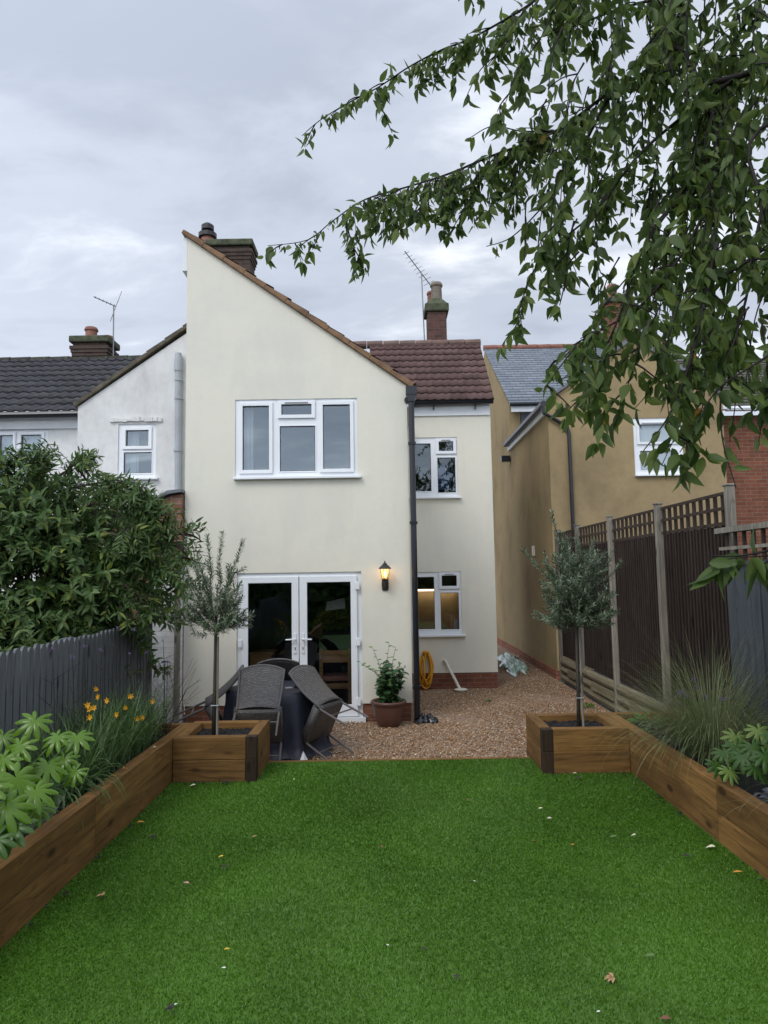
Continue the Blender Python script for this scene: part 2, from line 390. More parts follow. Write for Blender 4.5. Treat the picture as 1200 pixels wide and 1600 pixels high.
# ------------------------------------------------------------------ object helpers
ORG = {}
def tag(o, label=None, cat=None, group=None, kind=None):
    if label: o['label'] = label
    if cat: o['category'] = cat
    if group: o['group'] = group
    if kind: o['kind'] = kind
    return o
def thing(name, label, cat, loc=(0, 0, 0), rot=(0, 0, 0), group=None, local=False):
    o = bpy.data.objects.new(name, None); COL.objects.link(o); o.empty_display_size = .1
    o.location = loc; o.rotation_euler = rot
    ORG[o] = Vector((0, 0, 0)) if local else Vector(loc)
    return tag(o, label, cat, group)
def add_obj(name, me, mat, parent, loc=None, shift=True):
    if mat is not None:
        for q in (mat if isinstance(mat, (list, tuple)) else [mat]): me.materials.append(q)
    o = bpy.data.objects.new(name, me); COL.objects.link(o)
    if parent is not None:
        org = ORG[parent]; o.parent = parent; ORG[o] = org
        if org.length > 0: me.transform(Matrix.Translation(-org))
    elif loc is not None:
        o.location = loc; me.transform(Matrix.Translation(-Vector(loc))); ORG[o] = Vector(loc)
    else: ORG[o] = Vector((0, 0, 0))
    return o
def copy_tree(o, parent=None):
    c = o.copy(); COL.objects.link(c)
    if parent is not None: c.parent = parent
    for ch in list(o.children): copy_tree(ch, c)
    return c
class MB:
    def __init__(s): s.v = []; s.f = []; s.uv = {}; s.mi = {}
    def add(s, vs, fs, M_=None):
        b = len(s.v)
        for p in vs:
            p = Vector(p)
            if M_ is not None: p = M_ @ p
            s.v.append(tuple(p))
        for f in fs: s.f.append(tuple(b + i for i in f))
        return s
    def box(s, x0, x1, y0, y1, z0, z1, M_=None):
        return s.add([(x0, y0, z0), (x1, y0, z0), (x1, y1, z0), (x0, y1, z0), (x0, y0, z1), (x1, y0, z1), (x1, y1, z1), (x0, y1, z1)],
                     [(0, 3, 2, 1), (4, 5, 6, 7), (0, 1, 5, 4), (1, 2, 6, 5), (2, 3, 7, 6), (3, 0, 4, 7)], M_)
    def prism(s, pts, y0, y1, axis='y', M_=None):
        n = len(pts)
        f3 = (lambda p, t: (p[0], t, p[1])) if axis == 'y' else ((lambda p, t: (t, p[0], p[1])) if axis == 'x' else (lambda p, t: (p[0], p[1], t)))
        vs = [f3(p, y0) for p in pts] + [f3(p, y1) for p in pts]
        fs = [tuple(range(n)), tuple(range(2*n-1, n-1, -1))] + [(i, i+n, (i+1) % n + n, (i+1) % n) for i in range(n)]
        return s.add(vs, fs, M_)
    def tube(s, pts, rad, n=8, cap=True, M_=None):
        pts = [Vector(p) for p in pts]
        if not hasattr(rad, '__len__'): rad = [rad]*len(pts)
        base = []; up = None
        for i, p in enumerate(pts):
            d = (pts[min(i+1, len(pts)-1)] - pts[max(i-1, 0)])
            if d.length < 1e-9: d = Vector((0, 0, 1))
            d.normalize()
            if up is None:
                a = Vector((0, 0, 1)) if abs(d.z) < .9 else Vector((1, 0, 0)); up = d.cross(a).normalized()
            up = (up - d*up.dot(d))
            up = up.normalized() if up.length > 1e-6 else d.orthogonal().normalized()
            sd_ = d.cross(up)
            for k_ in range(n):
                an = 2*math.pi*k_/n; base.append(p + (up*math.cos(an) + sd_*math.sin(an))*rad[i])
        fs = []
        for i in range(len(pts)-1):
            for k_ in range(n): fs.append((i*n+k_, i*n+(k_+1) % n, (i+1)*n+(k_+1) % n, (i+1)*n+k_))
        if cap: fs.append(tuple(range(n-1, -1, -1))); fs.append(tuple((len(pts)-1)*n+k_ for k_ in range(n)))
        return s.add(base, fs, M_)
    def lathe(s, prof, c=(0, 0, 0), n=24, M_=None, wob=None):
        vs = []; c = Vector(c)
        for j, (r, z) in enumerate(prof):
            for k_ in range(n):
                a = 2*math.pi*k_/n; rr = r*(1 + (wob(a, j) if wob else 0))
                vs.append(c + Vector((rr*math.cos(a), rr*math.sin(a), z)))
        fs = []
        for j in range(len(prof)-1):
            for k_ in range(n): fs.append((j*n+k_, j*n+(k_+1) % n, (j+1)*n+(k_+1) % n, (j+1)*n+k_))
        return s.add(vs, fs, M_)
    def plate(s, x0, x1, z0, z1, holes, y0, y1, M_=None):
        xs = sorted({x0, x1, *[h[0] for h in holes], *[h[1] for h in holes]}); zs = sorted({z0, z1, *[h[2] for h in holes], *[h[3] for h in holes]})
        solid = {}
        for i in range(len(xs)-1):
            for j in range(len(zs)-1):
                cx_, cz = (xs[i]+xs[i+1])/2, (zs[j]+zs[j+1])/2
                solid[i, j] = not any(h[0] < cx_ < h[1] and h[2] < cz < h[3] for h in holes)
        vi = {}
        def V(i, j, y):
            key = (i, j, y)
            if key not in vi: vi[key] = len(vs); vs.append((xs[i], y, zs[j]))
            return vi[key]
        vs = []; fs = []
        for (i, j), q in solid.items():
            if not q: continue
            fs.append((V(i, j, y0), V(i+1, j, y0), V(i+1, j+1, y0), V(i, j+1, y0)))
            fs.append((V(i, j+1, y1), V(i+1, j+1, y1), V(i+1, j, y1), V(i, j, y1)))
            for di, dj, a, b in ((-1, 0, (i, j), (i, j+1)), (1, 0, (i+1, j+1), (i+1, j)), (0, -1, (i+1, j), (i, j)), (0, 1, (i, j+1), (i+1, j+1))):
                if not solid.get((i+di, j+dj), False):
                    fs.append((V(*a, y0), V(*b, y0), V(*b, y1), V(*a, y1)))
        return s.add(vs, fs, M_)
    def build(s, name, mat, parent=None, loc=None, smooth=False, bevel=0, uvs=None):
        me = bpy.data.meshes.new(name); me.from_pydata(s.v, [], s.f); me.validate()
        if smooth: me.shade_smooth()
        o = add_obj(name, me, mat, parent, loc)
        if bevel:
            b = o.modifiers.new('bevel', 'BEVEL'); b.width = bevel; b.segments = 2; b.limit_method = 'ANGLE'; b.angle_limit = R(40)
        return o
def npmesh(name, V, T, mat, parent=None, loc=None, smooth=False, uv=None):
    V = np.asarray(V, dtype=np.float32); T = np.asarray(T, dtype=np.int32)
    me = bpy.data.meshes.new(name); k = T.shape[1]
    me.vertices.add(len(V)); me.vertices.foreach_set('co', V.ravel())
    me.loops.add(T.size); me.loops.foreach_set('vertex_index', T.ravel())
    me.polygons.add(len(T)); me.polygons.foreach_set('loop_start', np.arange(0, T.size, k, dtype=np.int32))
    if uv is not None:
        l = me.uv_layers.new(name='UVMap'); l.data.foreach_set('uv', np.asarray(uv, dtype=np.float32)[T.ravel()].ravel())
    me.update(calc_edges=True)
    if smooth: me.shade_smooth()
    return add_obj(name, me, mat, parent, loc)

# leaves: many small curved, folded blades in one mesh
def leaf_template(kind):
    if kind == 'ovate': t = [0, .12, .35, .65, 1]; wd = [0, .62, 1, .68, 0]
    elif kind == 'round': t = [0, .12, .45, .8, 1]; wd = [0, .7, 1, .75, 0]
    elif kind == 'lance': t = [0, .2, .45, .75, 1]; wd = [0, .8, 1, .6, 0]
    else: t = [0, .5, 1]; wd = [0, 1, 0]
    n = len(t); V = []; T = []
    for i in range(n): V.append((t[i], 0, 0))
    for i in range(1, n-1): V.append((t[i], wd[i]*.5, .12*wd[i])); V.append((t[i], -wd[i]*.5, .12*wd[i]))
    l = lambda i: n + 2*(i-1); r = lambda i: n + 2*(i-1) + 1
    T += [(0, 1, l(1)), (0, r(1), 1), (n-1, l(n-2), n-2), (n-1, n-2, r(n-2))]
    for i in range(1, n-2):
        T += [(i, i+1, l(i+1)), (i, l(i+1), l(i)), (i, r(i), r(i+1)), (i, r(i+1), i+1)]
    return np.array(V, float), np.array(T, int)
def leaves(name, mat, parent, items, kind='ovate', curl=.25, smooth=False, loc=None):
    """items: list of (pos, dir, up, length, width)"""
    P = np.array([tuple(i[0]) for i in items], float); D = np.array([tuple(i[1]) for i in items], float)
    U = np.array([tuple(i[2]) for i in items], float); Ln = np.array([i[3] for i in items]); W = np.array([i[4] for i in items])
    D /= np.linalg.norm(D, axis=1, keepdims=True) + 1e-9
    S = np.cross(D, U); S /= np.linalg.norm(S, axis=1, keepdims=True) + 1e-9
    U = np.cross(S, D)
    V, T = leaf_template(kind)
    fold = rng.uniform(.4, 1.8, len(P)); cu = curl*rng.uniform(-.3, 1.2, len(P))
    X = V[None, :, 0]*Ln[:, None]; Yv = V[None, :, 1]*W[:, None]; Z = V[None, :, 2]*W[:, None]*fold[:, None]*2 - cu[:, None]*(V[None, :, 0]**2)*Ln[:, None]
    out_ = P[:, None, :] + X[..., None]*D[:, None, :] + Yv[..., None]*S[:, None, :] + Z[..., None]*U[:, None, :]
    n = len(V); TT = (T[None] + (np.arange(len(P))*n)[:, None, None]).reshape(-1, 3)
    return npmesh(name, out_.reshape(-1, 3), TT, mat, parent, loc, smooth)
def rv(s=1.0): return Vector((rnd.uniform(-s, s), rnd.uniform(-s, s), rnd.uniform(-s, s)))
def blades(name, mat, parent, items, seg=5, loc=None):
    """items: (base, dir, length, width, droop) curved tapering strips"""
    V = []; T = []
    for (b, d, ln, wd, dr) in items:
        d = Vector(d).normalized(); p = Vector(b); side = d.cross(Vector((0, 0, 1)))
        side = side.normalized() if side.length > .05 else Vector((math.cos(ln*99), math.sin(ln*99), 0))
        i0 = len(V)
        for k_ in range(seg+1):
            t = k_/seg; hw = wd*.5*(1-t**2*.95)*(.6+.4*min(1, t*4))
            V.append(tuple(p - side*hw)); V.append(tuple(p + side*hw))
            p = p + d*(ln/seg); d = (d + Vector((0, 0, -dr*(.4+t)/seg*2))).normalized()
        for k_ in range(seg):
            a = i0 + 2*k_; T += [(a, a+1, a+3), (a, a+3, a+2)]
    return npmesh(name, V, T, mat, parent, loc)

def roof_tiles(name, mat, parent, p0, along, up, ln, sl, row, wave, amp, lift, sub=8, loc=None):
    """tiled slope: p0 eave corner, along/up unit vectors"""
    p0 = Vector(p0); a = Vector(along).normalized(); u = Vector(up).normalized(); nrm = a.cross(u).normalized()
    if nrm.z < 0: nrm = -nrm
    nc = int(ln/wave*sub) if amp > 0 else max(2, int(ln/wave)); nr = int(math.ceil(sl/row))
    V = []; T = []; UV = []
    for r in range(nr):
        s0 = r*row; s1 = min(sl, (r+1)*row + .02); b = len(V)
        for (s_, h) in ((s0, 0.0), (s0, lift), (s1, .004)):
            for c in range(nc+1):
                x = ln*c/nc; ph = (x/wave) % 1.0
                hh = amp*(.5 + .5*math.cos(2*math.pi*ph)) if amp else 0
                jit = rnd.uniform(-.003, .003) if amp == 0 else 0
                q = p0 + a*x + u*(s_ - (.012 if h == lift and lift else 0)+jit) + nrm*(h + hh)
                V.append(tuple(q)); UV.append((x, s_))
        for c in range(nc):
            for g in (0, 1):
                i = b + g*(nc+1) + c
                T.append((i, i+1, i+nc+2, i+nc+1))
    return npmesh(name, V, T, mat, parent, loc, False, UV)

# ================================================================== GROUND
def sheet(name, x0, x1, y0, y1, z, mat):
    return tag(MB().add([(x0, y0, z), (x1, y0, z), (x1, y1, z), (x0, y1, z)], [(0, 1, 2, 3)]).build(name, mat), kind='structure')
sheet('ground', -400, 400, -400, 400, -.26, M['soil'])
sheet('gravel_yard', -2.86, 3.28, 7.3, 30, -.185, M['gravel'])
sheet('lawn', -1.98, 2.26, -2.5, 7.27, 0.0, M['turf_base'])
MB().box(-2.9, 3.3, -2.6, 7.27, -.25, -.012).build('lawn_bank', M['soil'])['kind'] = 'structure'

def turf():
    n = 520000
    y = 2.3 + (7.265-2.3)*rng.random(n)**1.12
    x = rng.uniform(-1.975, 2.245, n)
    keep = ~(((x < -1.2) & (y > 6.61)) | ((x > 1.44) & (y > 6.71)))
    x, y = x[keep], y[keep]; n = len(x)
    h = rng.uniform(.008, .016, n)
    wd = rng.uniform(.0012, .0024, n)*(1 + (y-2.3)*.15)
    fx = np.sin(x*2.3+np.sin(y*1.7)*1.5)*.2; fy = np.cos(y*1.9+np.sin(x*2.9)*1.7)*.2 - .25
    lx = (fx + rng.normal(0, .55, n))*h; ly = (fy + rng.normal(0, .55, n))*h
    a = rng.uniform(0, math.pi, n); dx, dy = np.cos(a)*wd, np.sin(a)*wd
    z0 = np.zeros(n)+.0005
    V = np.stack([np.stack([x-dx, y-dy, z0], 1), np.stack([x+dx, y+dy, z0], 1), np.stack([x+lx, y+ly, h], 1)], 1).reshape(-1, 3)
    T = np.arange(3*n).reshape(-1, 3)
    tag(npmesh('artificial_grass', V, T, M['turf']), 'short green artificial grass pile covering the lawn', 'grass', kind='stuff')
turf()
def stones():
    n = 52000
    y = 7.33 + rng.random(n)**1.25*9.0; x = rng.uniform(-2.8, 3.26, n)
    ok = ~((x < .37) & (y > 10.06)) & ~((x < 2.02) & (y > 12.8)) & ~((x < -1.2) & (y < 7.42)) & ~((x > 1.42) & (y < 7.52)) & (x > -2.6)
    x, y = x[ok], y[ok]; n = len(x)
    o = np.array([(1, 0, 0), (-1, 0, 0), (0, 1, 0), (0, -1, 0), (0, 0, 1), (0, 0, -1)], float)
    F_ = np.array([(0, 2, 4), (2, 1, 4), (1, 3, 4), (3, 0, 4), (2, 0, 5), (1, 2, 5), (3, 1, 5), (0, 3, 5)])
    s = rng.uniform(.006, .014, (n, 1, 1))*rng.uniform(.6, 1.3, (n, 1, 3)); s[..., 2] *= .7
    j = o[None] + rng.uniform(-.3, .3, (n, 6, 3))
    a = rng.uniform(0, 6.28, n); ca, sa = np.cos(a)[:, None], np.sin(a)[:, None]
    q = j*s; X = q[..., 0]*ca - q[..., 1]*sa; Y = q[..., 0]*sa + q[..., 1]*ca; Z = q[..., 2]
    z = -.178 + rng.uniform(0, .008, n) + .012*np.sin(x*1.9)*np.sin(y*2.3) + .006*np.sin(x*5+y*3)
    V = np.stack([X + x[:, None], Y + y[:, None], Z + z[:, None]], -1).reshape(-1, 3)
    T = (F_[None] + (np.arange(n)*6)[:, None, None]).reshape(-1, 3)
    tag(npmesh('gravel', V, T, M['stone']), 'brown and buff pea gravel covering the yard', 'gravel', kind='stuff')
stones()

# ================================================================== WINDOWS
def window(parent, x0, x1, z0, z1, Y, lights, glass='glass', sill=True, fw=.05, label=None, vent=True):
    """upvc window: frame with sashes; lights = (gx0,gx1,gz0,gz1,opening)"""
    fr = MB(); holes = []
    for g in lights:
        holes.append((g[0], g[1], g[2], g[3]))
    fr.plate(x0, x1, z0, z1, holes, Y+.02, Y+.09)
    f = fr.build('window', M['upvc'], parent, bevel=.004)
    if label: f['label'] = label
    sash = MB()
    for g in lights:
        b = .052 if g[4] else .018; pr = .028 if g[4] else .008
        sash.plate(g[0]-b, g[1]+b, g[2]-b, g[3]+b, [(g[0], g[1], g[2], g[3])], Y+.02-pr, Y+.0195)
    sash.build('sash', M['upvc'], f, bevel=.005)
    gk = MB()
    for g in lights: gk.plate(g[0], g[1], g[2], g[3], [(g[0]+.008, g[1]-.008, g[2]+.008, g[3]-.008)], Y+.03, Y+.05)
    gk.build('gasket', M['blackpvc'], f)
    for g in lights:
        MB().add([(g[0], Y+.045, g[2]), (g[1], Y+.045, g[2]), (g[1], Y+.045, g[3]), (g[0], Y+.045, g[3])], [(0, 1, 2, 3)]).build('pane', M[glass], f)
        if g[4] and vent and g[3]-g[2] < .5:
            MB().box(g[0]+.05, g[1]-.05, Y-.02, Y-.009, g[3]+.016, g[3]+.03).build('vent_slot', M['fitting'], f)
    if sill:
        MB().box(x0-.012, x1+.05, Y-.075, Y+.018, z0-.035, z0+.002).build('sill', M['upvc'], f, bevel=.006)
    return f
def room(parent, x0, x1, y0, y1, z0, z1, wall, name='room_lining'):
    b = MB().add([(x0, y0, z0), (x1, y0, z0), (x1, y1, z0), (x0, y1, z0), (x0, y0, z1), (x1, y0, z1), (x1, y1, z1), (x0, y1, z1)],
                 [(4, 7, 6, 5), (1, 2, 6, 5), (2, 3, 7, 6), (3, 0, 4, 7), (0, 1, 2, 3)])
    return b.build(name, M[wall], parent)

# ================================================================== CREAM HOUSE
HX0, HX1, HY = -2.87, .36, 10.1
RX1, RY = 2.0, 12.85
house = thing('cream_house', 'cream rendered house with tall lean-to roofed rear wing and french doors', 'house', (-1.2, 11, -.17))
SX = lambda x: 6.93 + (x-HX0)*(4.62-6.93)/(HX1-HX0)
wall = MB()
wall.plate(HX0, HX1, .07, 4.5, [(-2.12, -.34, .07, 1.92), (-2.15, -.37, 3.3, 4.45)], HY, HY+.28)
wall.prism([(HX0, 4.5), (HX1, 4.5), (HX1, SX(HX1)), (HX0, SX(HX0))], HY, HY+.28)
wall.plate(HY+.28, 17.5, .07, 4.5, [], 0, .28, Matrix(((0, 1, 0, HX0), (1, 0, 0, 0), (0, 0, 1, 0), (0, 0, 0, 1))))
wall.plate(HY+.28, 17.5, 4.5, 6.85, [], 0, .28, Matrix(((0, 1, 0, HX0), (1, 0, 0, 0), (0, 0, 1, 0), (0, 0, 0, 1))))
wall.plate(HY+.28, RY+.28, .07, 4.6, [], HX1-.28, HX1, Matrix(((0, 1, 0, 0), (1, 0, 0, 0), (0, 0, 1, 0), (0, 0, 0, 1))))
wall.plate(HX1, RX1, .10, 5.0, [(.5, 1.38, .78, 1.91), (.48, 1.37, 3.28, 4.39)], RY, RY+.28)
wall.plate(RY+.28, 17.5, .07, 5.0, [], RX1-.28, RX1, Matrix(((0, 1, 0, 0), (1, 0, 0, 0), (0, 0, 1, 0), (0, 0, 0, 1))))
wall.prism([(RY+.28, 5.0), (17.5, 5.0), (15.0, 6.5)], RX1-.28, RX1, 'x')
wall.build('wall', M['cream'], house)
# thin bellcast bead above the brick plinth
for xa, xb in ((HX0+.02, -2.122), (-.338, HX1-.02)): MB().plate(xa, xb, -.25, .066, [], HY+.02, HY+.3).build('plinth', M['brick'], house)
pl = MB(); pl.plate(HX1-.02, RX1-.01, -.25, .096, [], RY+.015, RY+.28); pl.build('plinth', M['brick'], house)
pl = MB(); pl.plate(HY+.3, RY+.014, -.25, .066, [], HX1-.24, HX1-.02, Matrix(((0, 1, 0, 0), (1, 0, 0, 0), (0, 0, 1, 0), (0, 0, 0, 1))))
pl.build('plinth', M['brick_y'], house)
pl = MB(); pl.plate(RY+.28, 17.5, -.25, .066, [], RX1-.24, RX1-.012, Matrix(((0, 1, 0, 0), (1, 0, 0, 0), (0, 0, 1, 0), (0, 0, 0, 1))))
pl.build('plinth', M['brick_y'], house)
# lean-to roof of the wing
ux = Vector((HX0-HX1, 0, 6.93-4.62)).normalized()
roof_tiles('wing_roof', M['tile_red'], house, (HX1+.1, HY-.02, 4.60), (0, 1, 0), tuple(ux), 5.2, 4.05, .32, .3, .03, .03)
vg = MB(); nseg = 11
for i in range(nseg):
    t0 = i/nseg; t1 = (i+1)/nseg
    xa, xb = HX1+.07 + (HX0-.08-HX1-.07)*t0, HX1+.07 + (HX0-.08-HX1-.07)*t1
    za, zb = 4.575 + (6.985-4.575)*t0, 4.575 + (6.985-4.575)*t1
    sx, sz = (zb-za), -(xb-xa)
    k_ = math.hypot(sx, sz); sx, sz = sx/k_, sz/k_
    h0, h1 = .085, .062
    q = [(xa, za), (xb, zb), (xb+sx*h1, zb+sz*h1), (xa+sx*h0, za+sz*h0)]
    vg.prism(q, HY-.06, HY+.12)
vg.build('verge', M['verge'], house, bevel=.01)
MB().box(HX0-.075, HX0-.002, HY+.0, HY+.9, 6.42, 6.93).build('barge_board', M['white_paint'], house)
MB().box(HX1+.003, HX1+.06, HY-.012, HY+2.7, 4.3, 4.60).build('fascia', M['white_paint'], house)
# main roof at the back
uv_ = Vector((0, 1.68, 1.62)).normalized()
roof_tiles('roof', M['tile_red'], house, (HX1-.6, RY-.18, 5.03), (1, 0, 0), tuple(uv_), RX1+.05-HX1+.6, 2.35, .262, .15, .02, .03)
roof_tiles('roof', M['tile_red'], house, (HX0, 17.0, 4.9), (1, 0, 0), (0, -.72, .69), RX1+.05-HX0, 2.5, .3, .3, .03, .03)
g = MB()
for i in range(12):
    x = -2.0 + i*.34; g.tube([(x, 14.34, 6.665), (x+.33, 14.34, 6.665)], [.078, .086], 10)
g.build('ridge', M['ridge'], house)
MB().box(HX1, RX1-.012, RY-.03, RY-.004, 4.79, 5.02).build('fascia', M['white_paint'], house)
g = MB(); g.tube([(HX1+.08, RY-.13, 5.02), (RX1+.04, RY-.13, 5.035)], .058, 12)
for x in (.95, 1.72): g.box(x-.01, x+.01, RY-.1, RY-.02, 4.9, 5.0)
g.build('gutter', M['blackpvc'], house)
dp = MB(); dx = HX1+.06
dp.tube([(dx, HY-.06, 4.42), (dx, HY-.06, .0), (dx, HY-.06, -.12)], .043, 12)
dp.tube([(dx-.045, HY-.02, 4.40), (dx-.045, HY+2.7, 4.42)], .055, 10)
dp.box(dx-.075, dx+.085, HY-.13, HY+.02, 4.46, 4.58); dp.prism([(dx-.075, 4.46), (dx+.085, 4.46), (dx+.045, 4.36), (dx-.045, 4.36)], HY-.12, HY+.01)
for z in (.3, 2.6, 3.75): dp.box(dx-.055, dx+.055, HY-.115, HY+.0, z-.018, z+.018)
dp.build('downpipe', M['blackpvc'], house)
# windows
window(house, -2.15, -.37, 3.3, 4.45, HY, [(-2.04, -1.655, 3.41, 4.355, 1), (-1.475, -1.035, 4.215, 4.37, 1), (-1.50, -.985, 3.385, 4.05, 0), (-.87, -.475, 3.41, 4.355, 1)], label='upper triple window of the wing')
window(house, .5, 1.38, .78, 1.91, RY, [(.56, .89, .88, 1.82, 0), (1.03, 1.30, 1.65, 1.84, 1), (1.0, 1.33, .87, 1.53, 0)], 'glass_dark', label='kitchen window beside the black downpipe')
window(house, .48, 1.37, 3.28, 4.39, RY, [(.56, .88, 3.39, 4.28, 0), (1.03, 1.30, 4.13, 4.31, 1), (1.0, 1.33, 3.36, 4.01, 0)], 'glass_dark', label='upper window beside the black downpipe')
# french door
door = MB(); Y = HY
door.plate(-2.12, -.34, -.17, 1.92, [(-2.05, -.41, -.11, 1.86)], Y+.03, Y+.11)
d_ = door.build('french_door', M['upvc'], house, bevel=.004)
MB().box(-2.17, -.30, Y-.06, Y+.028, -.18, -.115).build('threshold', M['upvc'], d_)
for (a, b, ga, gb) in ((-2.055, -1.235, -1.955, -1.335), (-1.225, -.405, -1.115, -.495)):
    lf = MB(); lf.plate(a, b, -.105, 1.865, [(ga, gb, .06, 1.775)], Y-.012, Y+.05); lf.build('door_leaf', M['upvc'], d_, bevel=.006)
    MB().add([(ga, Y+.02, .06), (gb, Y+.02, .06), (gb, Y+.02, 1.775), (ga, Y+.02, 1.775)], [(0, 1, 2, 3)]).build('pane', M['glass_dark'], d_)
    MB().plate(ga, gb, .06, 1.775, [(ga+.01, gb-.01, .07, 1.765)], Y+.0, Y+.016).build('gasket', M['blackpvc'], d_)
for s in (-1, 1):
    x = -1.23 + s*.055
    h = MB(); h.box(x-.018, x+.018, Y-.026, Y-.013, .78, 1.06); h.tube([(x, Y-.026, .98), (x, Y-.06, .98), (x+s*.02, Y-.066, .98), (x+s*.13, Y-.066, .975)], .011, 8)
    h.build('handle', M['upvc'], d_, bevel=.004)
    MB().box(x-.006, x+.006, Y-.029, Y-.0265, .83, .87).build('keyhole', M['blackpvc'], d_)
for (x, z) in ((-.395, 1.72), (-.395, .93), (-.395, .1), (-2.065, 1.72), (-2.065, .93), (-2.065, .1)):
    MB().box(x-.028, x+.028, Y-.04, Y-.0135, z-.055, z+.055).build('hinge', M['upvc'], d_, bevel=.006)
# rooms
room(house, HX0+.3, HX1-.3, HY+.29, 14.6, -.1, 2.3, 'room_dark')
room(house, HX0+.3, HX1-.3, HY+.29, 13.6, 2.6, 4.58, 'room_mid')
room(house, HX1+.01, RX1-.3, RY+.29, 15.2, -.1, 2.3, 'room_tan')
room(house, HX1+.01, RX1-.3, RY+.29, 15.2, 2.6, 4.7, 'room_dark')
# furniture glimpsed inside
oc = thing('oak_dining_chair', 'light oak dining chair with pink seat seen through the right door pane', 'chair', (-.74, 10.85, -.1))
b = MB()
for x in (-.97, -.55): b.box(x-.025, x+.025, 10.6, 10.645, -.1, .78)
b.build('back_leg', M['oak'], oc)
MB().box(-.945, -.575, 10.605, 10.64, .58, .76).build('backrest', M['oak'], oc, bevel=.01)
MB().box(-.945, -.575, 10.61, 10.635, .2, .28).build('rail', M['oak'], oc)
MB().box(-.96, -.56, 10.65, 11.05, .30, .38).build('seat', M['cushion'], oc, bevel=.02)
for x in (-.95, -.57): MB().box(x-.02, x+.02, 11.0, 11.04, -.1, .3).build('front_leg', M['oak'], oc)
ot = thing('oak_side_table', 'oak cabinet seen low through the left door pane', 'cabinet', (-1.9, 11.0, -.1))
MB().box(-2.1, -1.72, 10.9, 11.3, .68, .72).build('top', M['oak'], ot)
MB().box(-2.08, -1.75, 10.92, 11.28, -.1, .68).build('cabinet_body', M['oak'], ot)
tag(MB().prism([(-.95, 1.32), (-.64, 1.35), (-.64, 1.52), (-.92, 1.46)], 11.2, 11.22).build('lampshade', M['paper'], None, (-.8, 11.2, 1.4)), 'white lampshade shape seen through the right door pane', 'lampshade')
c = MB()
for i in range(9):
    x = -2.12 + i*.022; c.box(x, x+.02, HY+.2 + .018*math.sin(i*1.9), HY+.215 + .018*math.sin(i*1.9), 3.36, 4.42)
tag(c.build('curtain', M['curtain'], None, (-2, 10.3, 4.4)), 'pale curtain drawn aside in the triple window', 'curtain')
c = MB(); c.plate(1.04, 1.27, 3.45, 3.93, [], RY+.34, RY+.35)
bc = thing('hanging_blue_cloth', 'dark blue cloth hung inside the upper right window', 'cloth', (1.15, RY+.34, 3.9))
c.build('fabric', M['blue_cloth'], bc)
MB().box(1.17, 1.2, RY+.325, RY+.336, 3.81, 3.86).box(1.2, 1.225, RY+.325, RY+.336, 3.87, 3.89).build('tag', M['paper'], bc)
MB().tube([(1.03, RY+.34, 3.9), (1.08, RY+.34, 3.99)], .005, 5).tube([(1.28, RY+.34, 3.9), (1.23, RY+.34, 3.99)], .005, 5).build('hook', M['paper'], bc)
for i, (x, h, r, mt, lb) in enumerate(((1.15, .15, .018, 'paper', 'tall white bottle on the upper right window sill'), (1.205, .1, .03, 'tube', 'cream pot on the upper right window sill'),
                              (1.07, .06, .022, 'tube', 'small pale jar left on the upper right window sill'))):
    b = MB().lathe([(0, 0), (r, 0), (r, h*.7), (r*.5, h*.8), (r*.5, h), (0, h)], (x, RY+.2, 3.3), 12)
    tag(b.build(('bottle', 'cream_pot', 'jar')[i], M[mt], None, (x, RY+.2, 3.3)), lb, ('bottle', 'pot', 'jar')[i])
    b2 = MB().box(x-.03, x+.03, RY+.1, RY+.27, 3.29, 3.299)
st = MB().box(.62, 1.5, 15.0, 15.12, 1.52, 1.55)
tag(st.build('strip_light', M['strip'], None, (1, 15, 1.5)), 'lit strip light under the kitchen cupboards', 'light')
tag(MB().box(.5, 1.6, 14.8, 15.15, 1.57, 2.1).build('kitchen_cupboard', M['floor_wood'], None, (1, 15, 1.6)), 'dark wall cupboard above the kitchen strip light', 'cupboard')
for x, h, mt, lb, nm in ((1.30, .22, 'paper', 'pale kitchen jar on the lower right window ledge', 'kitchen_jar'), (1.22, .3, 'oak', 'brown wooden rack on the lower right window ledge', 'wooden_rack'), (1.1, .08, 'clay_pot', 'low reddish dish on the kitchen window ledge', 'dish')):
    tag(MB().lathe([(0, 0), (.05, 0), (.055, h*.6), (.04, h), (0, h)], (x, RY+.36, .8), 10).build(nm, M[mt], None, (x, RY+.36, .8)), lb, nm.split('_')[-1])
tag(MB().box(.5, 1.5, RY+.3, RY+.5, .76, .798).build('worktop', M['floor_wood'], None, (1, 13.2, .78)), 'kitchen worktop inside the lower right window', 'worktop')

